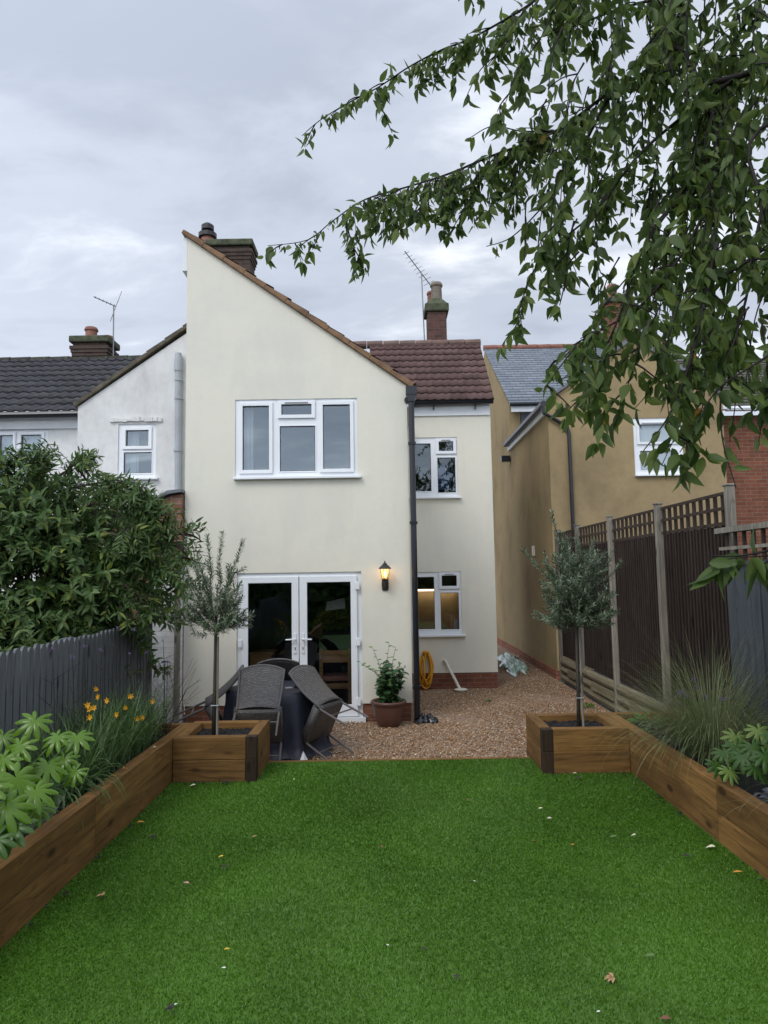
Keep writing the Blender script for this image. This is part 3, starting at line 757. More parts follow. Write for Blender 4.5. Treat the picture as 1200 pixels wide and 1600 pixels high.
# ================================================================== CHIMNEYS, AERIALS
def chimney(parent, cx_, cy_, w_, d2, z0, z1, mat, pots, cap='moss_stone', capflare=.08, taper=False):
    b = MB().box(cx_-w_/2, cx_+w_/2, cy_-d2/2, cy_+d2/2, z0, z1)
    for i in range(0 if taper else 3): b.box(cx_-w_/2-.02*(i+1), cx_+w_/2+.02*(i+1), cy_-d2/2-.02*(i+1), cy_+d2/2+.02*(i+1), z1-.32+i*.08, z1-.245+i*.08)
    st_ = b.build('chimney', M[mat], parent)
    c_ = MB()
    if taper:
        c_.box(cx_-w_/2-capflare, cx_+w_/2+capflare, cy_-d2/2-capflare, cy_+d2/2+capflare, z1+.001, z1+.2)
        a = w_/2+capflare*.7; bb = w_*.25
        c_.add([(cx_-a, cy_-a, z1+.2), (cx_+a, cy_-a, z1+.2), (cx_+a, cy_+a, z1+.2), (cx_-a, cy_+a, z1+.2), (cx_-bb, cy_-bb, z1+.4), (cx_+bb, cy_-bb, z1+.4), (cx_+bb, cy_+bb, z1+.4), (cx_-bb, cy_+bb, z1+.4)],
               [(0, 1, 5, 4), (1, 2, 6, 5), (2, 3, 7, 6), (3, 0, 4, 7), (4, 5, 6, 7)])
    else:
        c_.box(cx_-w_/2-capflare, cx_+w_/2+capflare, cy_-d2/2-capflare, cy_+d2/2+capflare, z1+.001, z1+.16)
    c_.build('chimney_cap', M[cap], st_, bevel=.03)
    for (px_, py_, z, h, r, mt, cowl) in pots:
        MB().lathe([(r*.8, z), (r*1.05, z+.02), (r, z+h*.75), (r*1.2, z+h*.8), (r*1.2, z+h*.9), (r, z+h), (r*.8, z+h), (r*.7, z+.1)], (px_, py_, 0), 14).build('chimney_pot', M[mt], st_, smooth=False)
        if cowl:
            k_ = MB(); k_.lathe([(0, z+h+.0), (r*1.45, z+h+.0), (r*1.45, z+h+.1), (0, z+h+.1)], (px_, py_, 0), 14); k_.lathe([(r*.6, z+h+.1), (r*.6, z+h+.17), (r*1.0, z+h+.19), (r*1.0, z+h+.3), (r*.5, z+h+.36), (0, z+h+.37)], (px_, py_, 0), 14)
            k_.build('cowl', M['dark_metal'], st_)
chimney(house, -3.53, 16.2, .96, .6, 6, 9.62, 'brick_dark', [(-4.12+.0, 16.2, 9.0, .98, .15, 'clay_pot', True)])
# the tall left pot stands on a flue of its own
MB().box(-4.33, -3.95, 16.0, 16.4, 6, 9.25).build('flue', M['brick_dark'], house)
chimney(house, 1.31, 16.2, .44, .5, 5.5, 7.98, 'brick_red_dark', [(1.33, 16.2, 8.33, .44, .125, 'buff_pot', False), (1.22, 16.45, 8.3, .36, .09, 'clay_pot', False)], taper=True, capflare=.06)
def aerial(label, base, top, tilt_az, boom, n, el_len, grid=False):
    t = thing('tv_aerial', label, 'aerial', base)
    MB().tube([base, top], .016, 6).build('mast', M['alu'], t)
    b = MB(); top = Vector(top); dr = Vector((math.cos(tilt_az), math.sin(tilt_az)*.6, .28*0+.0)).normalized()
    if grid: dr = Vector((-.85, -.45, .3)).normalized()
    else: dr = Vector((-.62, -.5, .62)).normalized()
    a0 = top - dr*boom*(.1 if grid else .35); a1 = top + dr*boom*(.9 if grid else .65)
    b.tube([a0, a1], .012, 6)
    sd_ = dr.cross(Vector((0, 0, 1))).normalized()
    for i in range(n):
        p = a0 + (a1-a0)*((i+.5)/n); e_ = el_len*(.5 + .5*(1 - i/n)); b.tube([p - sd_*e_*.5, p + sd_*e_*.5], .006, 4)
    b.build('boom', M['alu'], t)
    if grid:
        b = MB(); up = sd_.cross(dr).normalized()
        for s in (-1, 1):
            c0 = a0 + up*s*.06
            for k_ in range(4): b.tube([c0 + up*s*(.08*k_) + sd_*-.27, c0 + up*s*(.08*k_) + sd_*.27], .007, 4)
            for k_ in (-1, 0, 1): b.tube([c0 + sd_*.25*k_, c0 + up*s*.25 + sd_*.25*k_], .007, 4)
        b.build('reflector', M['alu'], t)
aerial('grid backed TV aerial on a tall mast behind the dark tiled roof', (-6.33, 16.2, 6.9), (-6.34, 16.2, 8.35), 0, .52, 6, .2, True)
aerial('thin TV aerial on a mast strapped to the slim brick chimney', (1.02, 16.15, 7.2), (.98, 16.15, 9.0), 0, 1.0, 9, .36, False)

# ================================================================== WHITE NEIGHBOUR (left)
wh = thing('white_house', 'whitewashed house with dark pantile roof left of the cream house', 'house', (-5, 12, -.17))
WY = 11.2
b = MB(); b.plate(-4.93, -2.9, -.25, 4.6, [(-4.27, -3.66, 3.48, 4.36)], WY, WY+.28)
b.prism([(-4.93, 4.6), (-2.9, 4.6), (-2.9, 6.05), (-4.93, 4.66)], WY, WY+.28)
b.plate(WY+.28, RY, -.25, 4.6, [], -4.93, -4.65, Matrix(((0, 1, 0, 0), (1, 0, 0, 0), (0, 0, 1, 0), (0, 0, 0, 1))))
b.plate(-11, -4.93, -.25, 4.9, [(-8.3, -7.35, 3.35, 4.58), (-7.2, -6.2, 3.35, 4.66)], RY, RY+.28)
b.build('wall', M['white'], wh)
b = MB()
for i in range(7):
    t0, t1 = i/7, (i+1)/7; xa, xb = -4.97+2.05*t0, -4.97+2.05*t1; za, zb = 4.645+1.465*t0, 4.645+1.465*t1
    b.prism([(xa, za), (xb, zb), (xb-.03, zb+.05), (xa-.03, za+.068)], WY-.05, WY+.15)
b.build('verge', M['moss_verge'], wh, bevel=.008)
roof_tiles('wing_roof', M['tile_dark'], wh, (-4.98, WY+.0, 4.66), (0, 1, 0), (2.1, 0, 1.5), 5, 2.6, .32, .3, .03, .03)
roof_tiles('roof', M['tile_dark'], wh, (-11, RY-.2, 4.93), (1, 0, 0), (0, 3.35, 2.05), 8.1, 3.93, .41, .205, .03, .035)
b = MB()
for i in range(18): b.tube([(-11+i*.46, 16.15, 7.02), (-11+i*.46+.45, 16.15, 7.02)], [.085, .095], 10)
b.build('ridge', M['tile_moss'], wh)
MB().box(-11, -5.055, RY-.06, RY-.004, 4.66, 4.9).build('fascia', M['white_paint'], wh)
MB().box(-5.05, -4.935, RY-.3, RY-.004, 4.66, 4.92).build('box_end', M['white_paint'], wh)
MB().tube([(-11, RY-.25, 4.86), (-5.0, RY-.25, 4.88)], .06, 10).build('gutter', M['blackpvc'], wh)
window(wh, -4.27, -3.66, 3.48, 4.36, WY, [(-4.15, -3.78, 4.0, 4.26, 1), (-4.18, -3.73, 3.56, 3.9, 0)], vent=False, label='small two pane window in the white side wing')
window(wh, -7.2, -6.2, 3.35, 4.66, RY, [(-7.1, -6.85, 3.45, 4.56, 1), (-6.7, -6.32, 3.45, 4.56, 1)], vent=False, label='bedroom window under the white fascia')
window(wh, -8.3, -7.35, 3.35, 4.58, RY, [(-8.2, -7.85, 3.45, 4.5, 1), (-7.75, -7.45, 3.45, 4.5, 1)], vent=False, label='window at the left edge of the white house')
b = MB()
for i in range(12):
    x = -4.4 + i*.07; b.box(x, x+.066, WY-.03-rnd.random()*.02, WY-.003, 4.40+rnd.uniform(-.01, .01), 4.455+rnd.uniform(-.015, .02))
b.build('lintel', M['white'], wh)
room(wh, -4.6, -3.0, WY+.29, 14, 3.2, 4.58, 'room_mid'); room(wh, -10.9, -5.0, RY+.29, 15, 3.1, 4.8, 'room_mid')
b = MB()
for x0, x1, y in ((-4.26, -3.98, WY+.15), (-7.18, -6.9, RY+.15), (-6.75, -6.25, RY+.15)):
    n_ = int((x1-x0)/.03)
    for i in range(n_): b.box(x0+i*.03, x0+i*.03+.027, y+.01*math.sin(i*1.7), y+.012+.01*math.sin(i*1.7), 3.4, 4.55 if y > 12 else 4.3)
b.build('curtain', M['curtain'], wh)
b = MB().tube([(-3.27, WY-.07, 2.9), (-3.29, WY-.07, 5.2)], .055, 12).tube([(-3.29, WY-.07, 5.2), (-3.29, WY-.07, 5.38), (-3.29, WY-.07, 5.5)], [.065, .065, .05], 12)
for z in (3.9, 4.75, 5.05): b.tube([(-3.28, WY-.07, z-.015), (-3.28, WY-.07, z+.02)], .068, 12)
b.build('soil_pipe', M['greypvc'], wh)
chimney(wh, -6.85, 16.4, .78, .6, 6.5, 7.42, 'brick_dark', [(-6.9, 16.3, 7.45, .4, .13, 'clay_pot', False), (-6.62, 16.6, 7.4, .34, .12, 'clay_pot', False)])
# brick outhouse between the two houses
oh = thing('brick_outhouse', 'small brick lean-to with part white painted wall beside cream house', 'outhouse', (-3.2, 10.1, -.17))
b = MB(); b.plate(-3.98, -2.885, 2.02, 2.55, [], 10.0, 10.2); b.prism([(-3.98, 2.55), (-2.885, 2.55), (-2.885, 3.06), (-3.06, 3.04), (-3.98, 2.55)][:4], 10.0, 10.2)
b.build('wall', M['brick_old'], oh)
MB().plate(-3.33, -2.885, -.25, 2.018, [], 10.003, 10.2).build('painted_wall', M['brick_white'], oh)
MB().plate(-3.66, -3.334, -.25, 2.018, [], 9.99, 10.2).build('brick_pier', M['brick_old'], oh)
MB().box(-3.36, -3.2, 9.88, 9.988, 1.52, 1.66).build('projecting_brick', M['clay_pot'], oh, bevel=.01)
b = MB(); b.prism([(-4.1, 2.50), (-3.07, 3.06), (-2.88, 3.09), (-2.88, 3.13), (-3.08, 3.11), (-4.13, 2.55)], 9.93, 11.1)
b.build('roof', M['fascia_grey'], oh)
b = MB().tube([(-2.905, 9.9, -.2), (-2.9, 9.9, 1.0), (-2.91, 9.9, 2.05)], .045, 8)
tag(b.build('timber_post', M['post_wood'], None, (-2.9, 9.9, -.17)), 'grey weathered round post against the painted outhouse wall', 'post')

# ================================================================== OCHRE HOUSE (right)
oc_h = thing('ochre_house', 'ochre rendered house with gabled rear wing and slate roof', 'house', (5, 16, -.17))
OY, OX = 13.8, 3.3
TY = Matrix(((0, 1, 0, 0), (1, 0, 0, 0), (0, 0, 1, 0), (0, 0, 0, 1)))
b = MB(); b.plate(OX, 6.78, -.02, 5.2, [(4.98, 5.96, 3.76, 4.9)], OY, OY+.28)
b.prism([(OX, 5.2), (6.78, 5.2), (6.78, 5.32), (5.05, 6.56), (OX, 5.26)], OY, OY+.28)
b.plate(OY+.28, 18.0, -.02, 5.25, [], OX, OX+.28, TY)
b.plate(18.0, 26.0, -.02, 6.2, [], OX, OX+.28, TY)
b.prism([(18.0, 6.2), (26.0, 6.2), (22.0, 8.95)], OX, OX+.28, 'x')
b.plate(OY+.28, 18.0, -.02, 5.25, [], 6.5, 6.78, TY)
b.build('wall', M['ochre'], oc_h)
b = MB(); b.plate(OY+.02, 26, -.25, -.02, [], OX-.035, OX+.26, TY); b.build('plinth', M['brick_y'], oc_h)
MB().plate(3.6, 8.5, 5.2, 6.2, [], 18.0, 18.2).build('dormer_wall', M['fascia_grey'], oc_h)
roof_tiles('roof', M['slate'], oc_h, (OX-.03, 17.75, 6.2), (1, 0, 0), (0, 4.25, 2.84), 6.0, 5.11, .22, .28, 0, .008)
b = MB()
for i in range(14): b.tube([(OX-.03+i*.43, 22.0, 9.07), (OX-.03+i*.43+.42, 22.0, 9.07)], [.09, .1], 10)
b.build('ridge', M['clay_pot'], oc_h)
MB().box(OX+.0, 8.5, 17.7, 17.74, 5.98, 6.19).build('fascia', M['white_paint'], oc_h)
MB().tube([(OX-.05, 17.66, 6.17), (8.5, 17.66, 6.17)], .055, 10).build('gutter', M['blackpvc'], oc_h)
# wing roof slopes
sl_l = Vector((1.75+.12, 0, 1.3)); 
roof_tiles('wing_roof', M['slate'], oc_h, (OX-.12, OY-.06, 5.24), (0, 1, 0), tuple(sl_l), 4.3, 2.29, .22, .28, 0, .008)
roof_tiles('wing_roof', M['slate'], oc_h, (6.9, OY-.06, 5.26), (0, 1, 0), (-1.85, 0, 1.34), 4.3, 2.29, .22, .28, 0, .008)
b = MB(); b.prism([(OX-.13, 5.2), (5.05, 6.5), (6.92, 5.2), (6.92, 5.26), (5.05, 6.6), (OX-.13, 5.26)], OY-.07, OY-.003); b.build('verge', M['fascia_grey'], oc_h)
MB().box(OX-.06, OX-.003, OY-.02, 18.1, 5.03, 5.24).build('fascia', M['white_paint'], oc_h)
MB().box(6.783, 6.85, OY-.03, 17, 5.05, 5.26).build('fascia', M['white_paint'], oc_h)
MB().tube([(OX-.11, OY-.1, 5.2), (OX-.11, 18.1, 5.2)], .062, 10).tube([(OX-.11, OY-.06, 5.17), (OX-.1, OY-.06, 5.02), (OX+.1, OY-.07, 4.9), (3.66, OY-.07, 4.72), (3.68, OY-.07, 4.6), (3.7, OY-.07, -.1)], .036, 10).box(OX-.24, OX-.02, 18.0, 18.15, 4.75, 4.9).build('downpipe', M['blackpvc'], oc_h)
window(oc_h, 4.98, 5.96, 3.76, 4.9, OY, [(5.1, 5.84, 4.42, 4.77, 1), (5.1, 5.84, 3.86, 4.24, 0)], 'frosted', label='frosted bathroom window in the ochre gable')
chimney(oc_h, 6.9, 20, .7, .6, 6.5, 9.6, 'brick', [(6.8, 20, 9.75, .5, .13, 'clay_pot', False)])
tag(MB().box(OX-.05, OX-.001, 15.46, 15.56, 2.24, 2.46).build('wall_fitting', M['tube'], None, (OX, 15.5, 2.3)), 'tiny cream vent pipe on the ochre side wall', 'fitting')
# red brick house, far right
bh = thing('brick_house', 'red brick house with mossy tiled roof at the right edge', 'house', (9.5, 15, -.17))
MB().plate(6.83, 12.5, -.25, 5.0, [(9.2, 10.4, 3.6, 4.8)], OY+.35, OY+.6).build('wall', M['brick'], bh)
window(bh, 9.2, 10.4, 3.6, 4.8, OY+.35, [(9.3, 9.75, 3.7, 4.7, 1), (9.85, 10.3, 3.7, 4.7, 0)], 'frosted')
roof_tiles('roof', M['tile_moss'], bh, (6.95, OY+.1, 5.12), (1, 0, 0), (0, 3.2, 2.0), 5.6, 3.6, .2, .25, .01, .035)
MB().tube([(6.88, OY+.08, 5.08), (12.5, OY+.08, 5.08)], .055, 8).build('gutter', M['white_paint'], bh)
MB().tube([(6.83, OY+.27, -.1), (6.83, OY+.27, 5.0)], .035, 8).build('downpipe', M['blackpvc'], bh)

# ================================================================== WALL LAMP
lp = thing('wall_lantern', 'black coach lantern lit on the cream wall beside the doors', 'lamp', (0, HY, 1.83))
LX, LY, LZ = .0, HY-.13, 1.8
MB().lathe([(0, -.1), (.045, -.09), (.05, 0), (.045, .06), (0, .07)], (0, 0, 0), 14, Matrix.Translation((LX, HY-.012, LZ-.06)) @ Matrix.Diagonal((1, .3, 1, 1))).tube([(LX, HY-.02, LZ-.08), (LX, HY-.09, LZ-.1), (LX, LY, LZ-.06), (LX, LY, LZ-.02)], .013, 8).lathe([(.02, -.03), (.045, -.015), (.05, 0)], (LX, LY, LZ), 8).build('bracket', M['dark_metal'], lp)
b = MB()
for k_ in range(6):
    a = k_*math.pi/3+.26; b.tube([(LX+.042*math.cos(a), LY+.042*math.sin(a), LZ), (LX+.068*math.cos(a), LY+.068*math.sin(a), LZ+.15)], .0045, 5)
b.lathe([(.05, 0), (.05, .008), (.0, .008)], (LX, LY, LZ), 6); b.lathe([(.09, .15), (.085, .165), (.03, .215), (.03, .225), (.012, .235), (.008, .26), (0, .265)], (LX, LY, LZ), 12)
b.build('cage', M['dark_metal'], lp)
MB().lathe([(.038, .008), (.063, .148)], (LX, LY, LZ), 6).build('glass_shade', M['lampglass'], lp)
MB().lathe([(0, .03), (.016, .035), (.024, .08), (.016, .11), (0, .12)], (LX, LY, LZ), 10).build('bulb', M['bulb'], lp)
pld = bpy.data.lights.new('lantern_light', 'POINT'); pld.energy = .45; pld.color = (1, .66, .32); pld.shadow_soft_size = .03
plo = bpy.data.objects.new('lantern_light', pld); COL.objects.link(plo); plo.location = (LX, LY-.0, LZ+.135)

# ================================================================== RAISED BEDS
def sleeper(parent, x0, x1, y0, y1, z0, z1, axis, mat=None):
    j = lambda s: rnd.uniform(-s, s)
    return MB().box(x0+j(.002), x1+j(.003), y0, y1, z0, z1+j(.002)).build('sleeper', M[mat or ('sleeper_'+axis)], parent, bevel=.005)
lb = thing('raised_bed', 'long raised sleeper bed of flowers along the left fence', 'raised bed', (-2.3, 4, 0))
for z0, z1 in ((0, .198), (.2, .4)):
    for y0, y1 in (((-2, 2.46), (2.464, 4.9), (4.904, 7.3)) if z0 else ((-2, 1.3), (1.304, 4.906), (4.91, 7.3))):
        sleeper(lb, -2.075, -1.972 - (.0 if z0 else .004), y0, y1, z0, z1, 'y')
    sleeper(lb, -2.66, -2.08, 7.2, 7.3, z0, z1, 'x')
MB().box(-2.66, -2.078, -2, 7.2, -.1, .335).build('soil', M['soil'], lb)
rb = thing('raised_bed', 'long raised sleeper bed with grasses along the right fence', 'raised bed', (2.7, 4, 0))
for z0, z1 in ((0, .198), (.2, .4)):
    for y0, y1 in (((-2, 3.9), (3.904, 5.0), (5.004, 7.5)) if z0 else ((-2, 3.2), (3.204, 5.006), (5.01, 7.5))):
        sleeper(rb, 2.25 + (.0 if z0 else .004), 2.352, y0, y1, z0, z1, 'y')
    sleeper(rb, 2.355, 3.2, 7.4, 7.5, z0, z1, 'x')
MB().box(2.353, 3.2, -2, 7.4, -.1, .335).build('soil', M['soil'], rb)
def planter(label, x0, x1, y0, y1, dark_left):
    p = thing('planter_box', label, 'planter', ((x0+x1)/2, (y0+y1)/2, 0), group='planter boxes at the end of the lawn')
    for z0, z1 in ((-.17, .198), (.2, .4)):
        zf = max(z0, 0)
        if dark_left:
            MB().box(x0, x0+.1, y0, y0+.1, zf, z1).build('end_grain', M['sleeper_end'], p, bevel=.004)
            sleeper(p, x0+.102, x1, y0, y0+.1, zf, z1, 'x'); sleeper(p, x0, x0+.1, y0+.102, y1, z0, z1, 'y')
            sleeper(p, x0+.102, x1, y1-.1, y1, z0, z1, 'x'); sleeper(p, x1-.1, x1, y0+.102, y1-.102, zf, z1, 'y')
        else:
            MB().box(x1-.1, x1, y0, y0+.1, zf, z1).build('end_grain', M['sleeper_end'], p, bevel=.004)
            sleeper(p, x0, x1-.102, y0, y0+.1, zf, z1, 'x'); sleeper(p, x1-.1, x1, y0+.102, y1, z0, z1, 'y')
            sleeper(p, x0, x1-.102, y1-.1, y1, z0, z1, 'x'); sleeper(p, x0, x0+.1, y0+.102, y1-.102, zf, z1, 'y')
    s = MB(); nx = 26; X0, X1, Y0, Y1 = x0+.1, x1-.1, y0+.1, y1-.1
    V = [(X0+(X1-X0)*i/nx, Y0+(Y1-Y0)*j/nx, .335+rnd.uniform(-.012, .014)) for j in range(nx+1) for i in range(nx+1)]
    s.add(V, [(j*(nx+1)+i, j*(nx+1)+i+1, (j+1)*(nx+1)+i+1, (j+1)*(nx+1)+i) for j in range(nx) for i in range(nx)])
    s.build('soil', M['soil'], p)
planter('square sleeper planter holding the left olive tree', -1.97, -1.205, 6.62, 7.39, False)
planter('square sleeper planter holding the right olive tree', 1.44, 2.248, 6.72, 7.49, True)
tag(MB().box(-1.2, 1.435, 7.268, 7.33, -.25, .006).build('edging_board', M['sleeper_x'], None, (0, 7.3, 0)), 'thin timber board edging the far end of the lawn', 'edging')

# ================================================================== FENCES
rf = thing('slatted_fence', 'dark brown slatted fence with trellis top, right of the gravel', 'fence', (3.4, 10, -.17))
FX = 3.36
posts = [6.72, 8.5, 10.33, 12.1, 13.55]
for i, y in enumerate(posts):
    q = MB().box(FX-.075, FX+.0, y-.03, y+.05, -.25, 2.66).box(FX-.085, FX+.01, y-.04, y+.06, 2.66, 2.68).build('post', M['post_wood'], rf, bevel=.006)
for y0, y1 in zip(posts[:-1], posts[1:]):
    a, b_ = y0+.052, y1-.052
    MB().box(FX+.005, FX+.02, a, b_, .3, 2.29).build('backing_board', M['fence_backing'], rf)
    s = MB(); n_ = int((b_-a)/.078)
    for i in range(n_):
        yy = a + (b_-a)*i/n_; s.box(FX-.03+rnd.uniform(-.003, .003), FX+.0, yy, yy+.036, .3, 2.29)
    s.build('slat_panel', M['fence_brown'], rf)
    s = MB(); hz_ = (2.31, 2.46, 2.605)
    for z in hz_: s.box(FX-.03, FX-.012, a, b_, z-.016, z+.016)
    n_ = int((b_-a)/.165)
    for i in range(n_+1):
        yy = a + (b_-a-.03)*i/n_; s.box(FX-.011, FX+.02, yy, yy+.032, 2.29, 2.62)
    s.build('trellis', M['trellis_wood'], rf)
    s = MB()
    for k_ in range(3): s.tube([(FX-.01, a, -.1+.145*k_), (FX-.01, b_, -.1+.145*k_)], .072, 8)
    s.box(FX-.1, FX-.07, a, b_-.6, .0, .12)
    s.build('gravel_board', M['gravel_board'], rf)
gf = thing('blue_grey_fence', 'blue grey painted board fence with low trellis, near right', 'fence', (3.2, 4, .3))
s = MB(); y = -2.0
while y < 6.6:
    s.box(3.2+(.012 if int(y*10) % 2 else 0), 3.225+(.012 if int(y*10) % 2 else 0), y, y+.148, .0, 1.9); y += .152
s.build('board_panel', M['blue_fence'], gf)
MB().box(3.17, 3.25, -2, 6.66, 1.9, 1.935).build('capping_rail', M['blue_fence'], gf)
s = MB().box(3.16, 3.27, -2, 6.74, 2.2, 2.25).box(3.18, 3.25, -2, 6.7, 2.04, 2.07)
s.build('trellis_rail', M['post_wood'], gf)
s = MB(); y = -1.9
while y < 6.7: s.box(3.195, 3.22, y, y+.03, 1.936, 2.2); y += .16
s.build('trellis_slats', M['trellis_wood'], gf)
pf = thing('picket_fence', 'dark grey painted picket fence behind the left bed', 'fence', (-2.7, 4, .3))
def pickets(parent, x, y0, y1, z0, z1, pitch, wd, mat, name='picket_panel'):
    s = MB(); y = y0
    while y < y1:
        zt = z1 + rnd.uniform(-.012, .012)
        s.prism([(y, z0), (y+wd, z0), (y+wd, zt-.035), (y+wd*.72, zt-.006), (y+wd*.28, zt-.006), (y, zt-.035)], x-.01, x+.01, 'x'); y += pitch
    s.build(name, M[mat], parent)
for a, b_ in ((-2, .6), (.65, 2.45), (2.5, 4.3), (4.35, 6.15), (6.2, 8.1)):
    pickets(pf, -2.68, a, b_, .1, 1.375, .098, .078, 'grey_fence')
    MB().box(-2.73, -2.695, a, b_, .35, .43).box(-2.73, -2.695, a, b_, 1.05, 1.13).build('rail', M['grey_fence'], pf)
for y in (2.475, 4.325, 6.175, 8.13): MB().box(-2.8, -2.71, y-.04, y+.04, -.2, 1.36).build('post', M['grey_fence'], pf)
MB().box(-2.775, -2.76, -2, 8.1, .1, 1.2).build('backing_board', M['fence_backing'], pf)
of = thing('old_picket_fence', 'brown unpainted picket fence half hidden by the buddleia', 'fence', (-3.9, 9.2, 0))
s = MB(); x = -5.5
while x < -3.62: s.box(x, x+.05, 9.3, 9.32, 0, 1.62+rnd.uniform(-.02, .02)); x += .085
s.build('picket_panel', M['old_picket'], of); MB().box(-5.5, -3.6, 9.325, 9.36, 1.2, 1.28).box(-5.5, -3.6, 9.325, 9.36, .4, .48).build('rail', M['old_picket'], of)

# ================================================================== GARDEN FURNITURE
TC = Vector((-1.33, 8.5, -.17)); TR = .54
tb = thing('patio_table', 'round patio table hidden under the navy cloth', 'table', TC)
MB().lathe([(0, .70), (TR, .70), (TR, .725), (0, .725)], TC, 32).build('tabletop', M['dark_metal'], tb)
for k_ in range(4):
    a = k_*math.pi/2+.5; MB().tube([TC + Vector((.4*math.cos(a), .4*math.sin(a), .7)), TC + Vector((.34*math.cos(a), .34*math.sin(a), 0))], .018, 8).build('leg', M['dark_metal'], tb)
def cloth_mesh():
    V = []; n = 120; prof = [(0, .732), (.3, .7325), (.5, .733), (.545, .728), (.565, .70), (.575, .6), (.585, .45), (.595, .3), (.60, .15), (.61, .06), (.66, .02)]
    for j, (r, z) in enumerate(prof):
        amp = max(0, (j-4))/6*.07
        for k_ in range(n):
            a = 2*math.pi*k_/n
            rr = r + amp*math.sin(a*11+.6*math.sin(a*3)) + amp*.5*math.sin(a*19+j*.2)
            zz = z + (.02*math.sin(a*4)*max(0, j-5)/5)
            V.append((TC.x+rr*math.cos(a), TC.y+rr*math.sin(a), TC.z+zz))
    T = [(j*n+k_, j*n+(k_+1) % n, (j+1)*n+(k_+1) % n, (j+1)*n+k_) for j in range(len(prof)-1) for k_ in range(n)]
    o = npmesh('tablecloth', V, T, M['cloth'], None, tuple(TC), True)
    tag(o, 'navy blue cloth draped over the round patio table', 'tablecloth')
cloth_mesh()
def uvquad_panel(name, mat, parent, grid, uvs, thick):
    """grid rows of points -> double sided shell with uv in metres"""
    nr, nc = len(grid), len(grid[0]); V = []; UV = []; T = []
    for r in range(nr):
        for c_ in range(nc): V.append(tuple(grid[r][c_])); UV.append(uvs[r][c_])
    for r in range(nr-1):
        for c_ in range(nc-1): i = r*nc+c_; T.append((i, i+1, i+nc+1, i+nc))
    o = npmesh(name, V, T, mat, parent, None, True, UV)
    m_ = o.modifiers.new('solid', 'SOLIDIFY'); m_.thickness = thick; m_.offset = 0
    return o
def make_chair(label):
    t = thing('rattan_chair', label, 'chair', (0, 0, 0), group='rattan chairs tipped against the table', local=True)
    # local: front faces +y, front feet at y=0, seat rear at y=-.44
    W = .25
    def bk(u, v):   # back panel: u -1..1, v 0..1
        w_ = W*(.88+.12*v) ; z = .40 + v*.50 + .045*(1-u*u)*v
        y = -.45 - .13*v*v - .035*(1-u*u)
        return Vector((u*w_, y, z))
    nu, nv = 14, 10
    g = [[bk(-1+2*c_/nu, r/nv) for c_ in range(nu+1)] for r in range(nv+1)]
    uvs = [[(c_/nu*.5, r/nv*.5) for c_ in range(nu+1)] for r in range(nv+1)]
    bkp = uvquad_panel('backrest', M['wicker'], t, g, uvs, .022)
    rim = [bk(-1, r/nv) for r in range(nv+1)] + [bk(-1+2*c_/nu, 1) for c_ in range(1, nu+1)] + [bk(1, 1-r/nv) for r in range(1, nv+1)]
    MB().tube(rim, .014, 8).build('rim', M['rattan_trim'], bkp, smooth=True)
    # seat wrapped in weave: top, bottom, skirts
    prof = [(-.44, .46), (-.2, .452), (-.02, .46), (.015, .44), (.0, .37), (-.03, .365), (-.22, .375), (-.43, .365), (-.455, .40), (-.44, .46)]
    g = [[Vector((x*W, p[0], p[1])) for x in (-1, -.5, 0, .5, 1)] for p in prof]
    acc = [0]
    for a, b_ in zip(prof[:-1], prof[1:]): acc.append(acc[-1]+math.hypot(b_[0]-a[0], b_[1]-a[1]))
    uvs = [[(x*W, s_) for x in (-1, -.5, 0, .5, 1)] for s_ in acc]
    st_ = uvquad_panel('seat', M['wicker'], t, g, uvs, .008)
    for s_ in (-1, 1):
        V = [(s_*W, p[0], p[1]) for p in prof[:-1]]
        me = npmesh('side_skirt', [V[0], V[3], V[4], V[7]], [(0, 1, 2, 3)], M['wicker'], st_, None, False, [(0, 0), (.44, 0), (.44, .1), (0, .1)])
        m_ = me.modifiers.new('solid', 'SOLIDIFY'); m_.thickness = .012; m_.offset = 0
        MB().tube([(s_*W*.93, -.01, .38), (s_*W*.95, 0, .0)], [.014, .012], 8).build('leg', M['leg_metal'], t)
        MB().tube([(s_*W*.93, -.43, .38), (s_*W*.95, -.46, .0)], [.014, .012], 8).build('leg', M['leg_metal'], t)
    MB().tube([(-W*.93, -.005, .18), (W*.93, -.005, .18)], .008, 6).tube([(-W*.93, -.445, .22), (W*.93, -.445, .22)], .008, 6).build('stretcher', M['leg_metal'], t)
    return t
def place(t, ang, dist, tip, label, yaw=0):
    """ang: azimuth of chair from table centre; chair faces the table and is tipped forward about its front feet"""
    a = R(ang); p = TC + Vector((math.cos(a), math.sin(a), 0))*dist
    face = a + math.pi + R(yaw)            # world azimuth of chair's +y
    t.matrix_world = Matrix.Translation(p + Vector((0, 0, .013))) @ Matrix.Rotation(face - math.pi/2, 4, 'Z') @ Matrix.Rotation(-R(tip), 4, 'X')
    t['label'] = label
ch = make_chair('x')
c2, c3, c4 = copy_tree(ch), copy_tree(ch), copy_tree(ch)
place(ch, -94, .88, 58, 'rattan chair tipped over the table on its lawn side, back to camera', 6)
place(c2, -28, .93, 63, 'rattan chair tipped against the right side of the table, legs sticking out')
place(c3, 192, .93, 63, 'rattan chair leaning on the left of the table, behind the olive')
place(c4, 92, .92, 61, 'rattan chair behind the table with only its curved top showing')
at_ = thing('ashtray', 'small black ashtray with a lighter on the navy tablecloth', 'ashtray', TC + Vector((.28, -.1, .735)))
MB().lathe([(0, .735), (.055, .735), (.06, .76), (.05, .76), (.045, .745), (0, .745)], TC + Vector((.3, -.1, 0)), 16).build('dish', M['dark_metal'], at_)
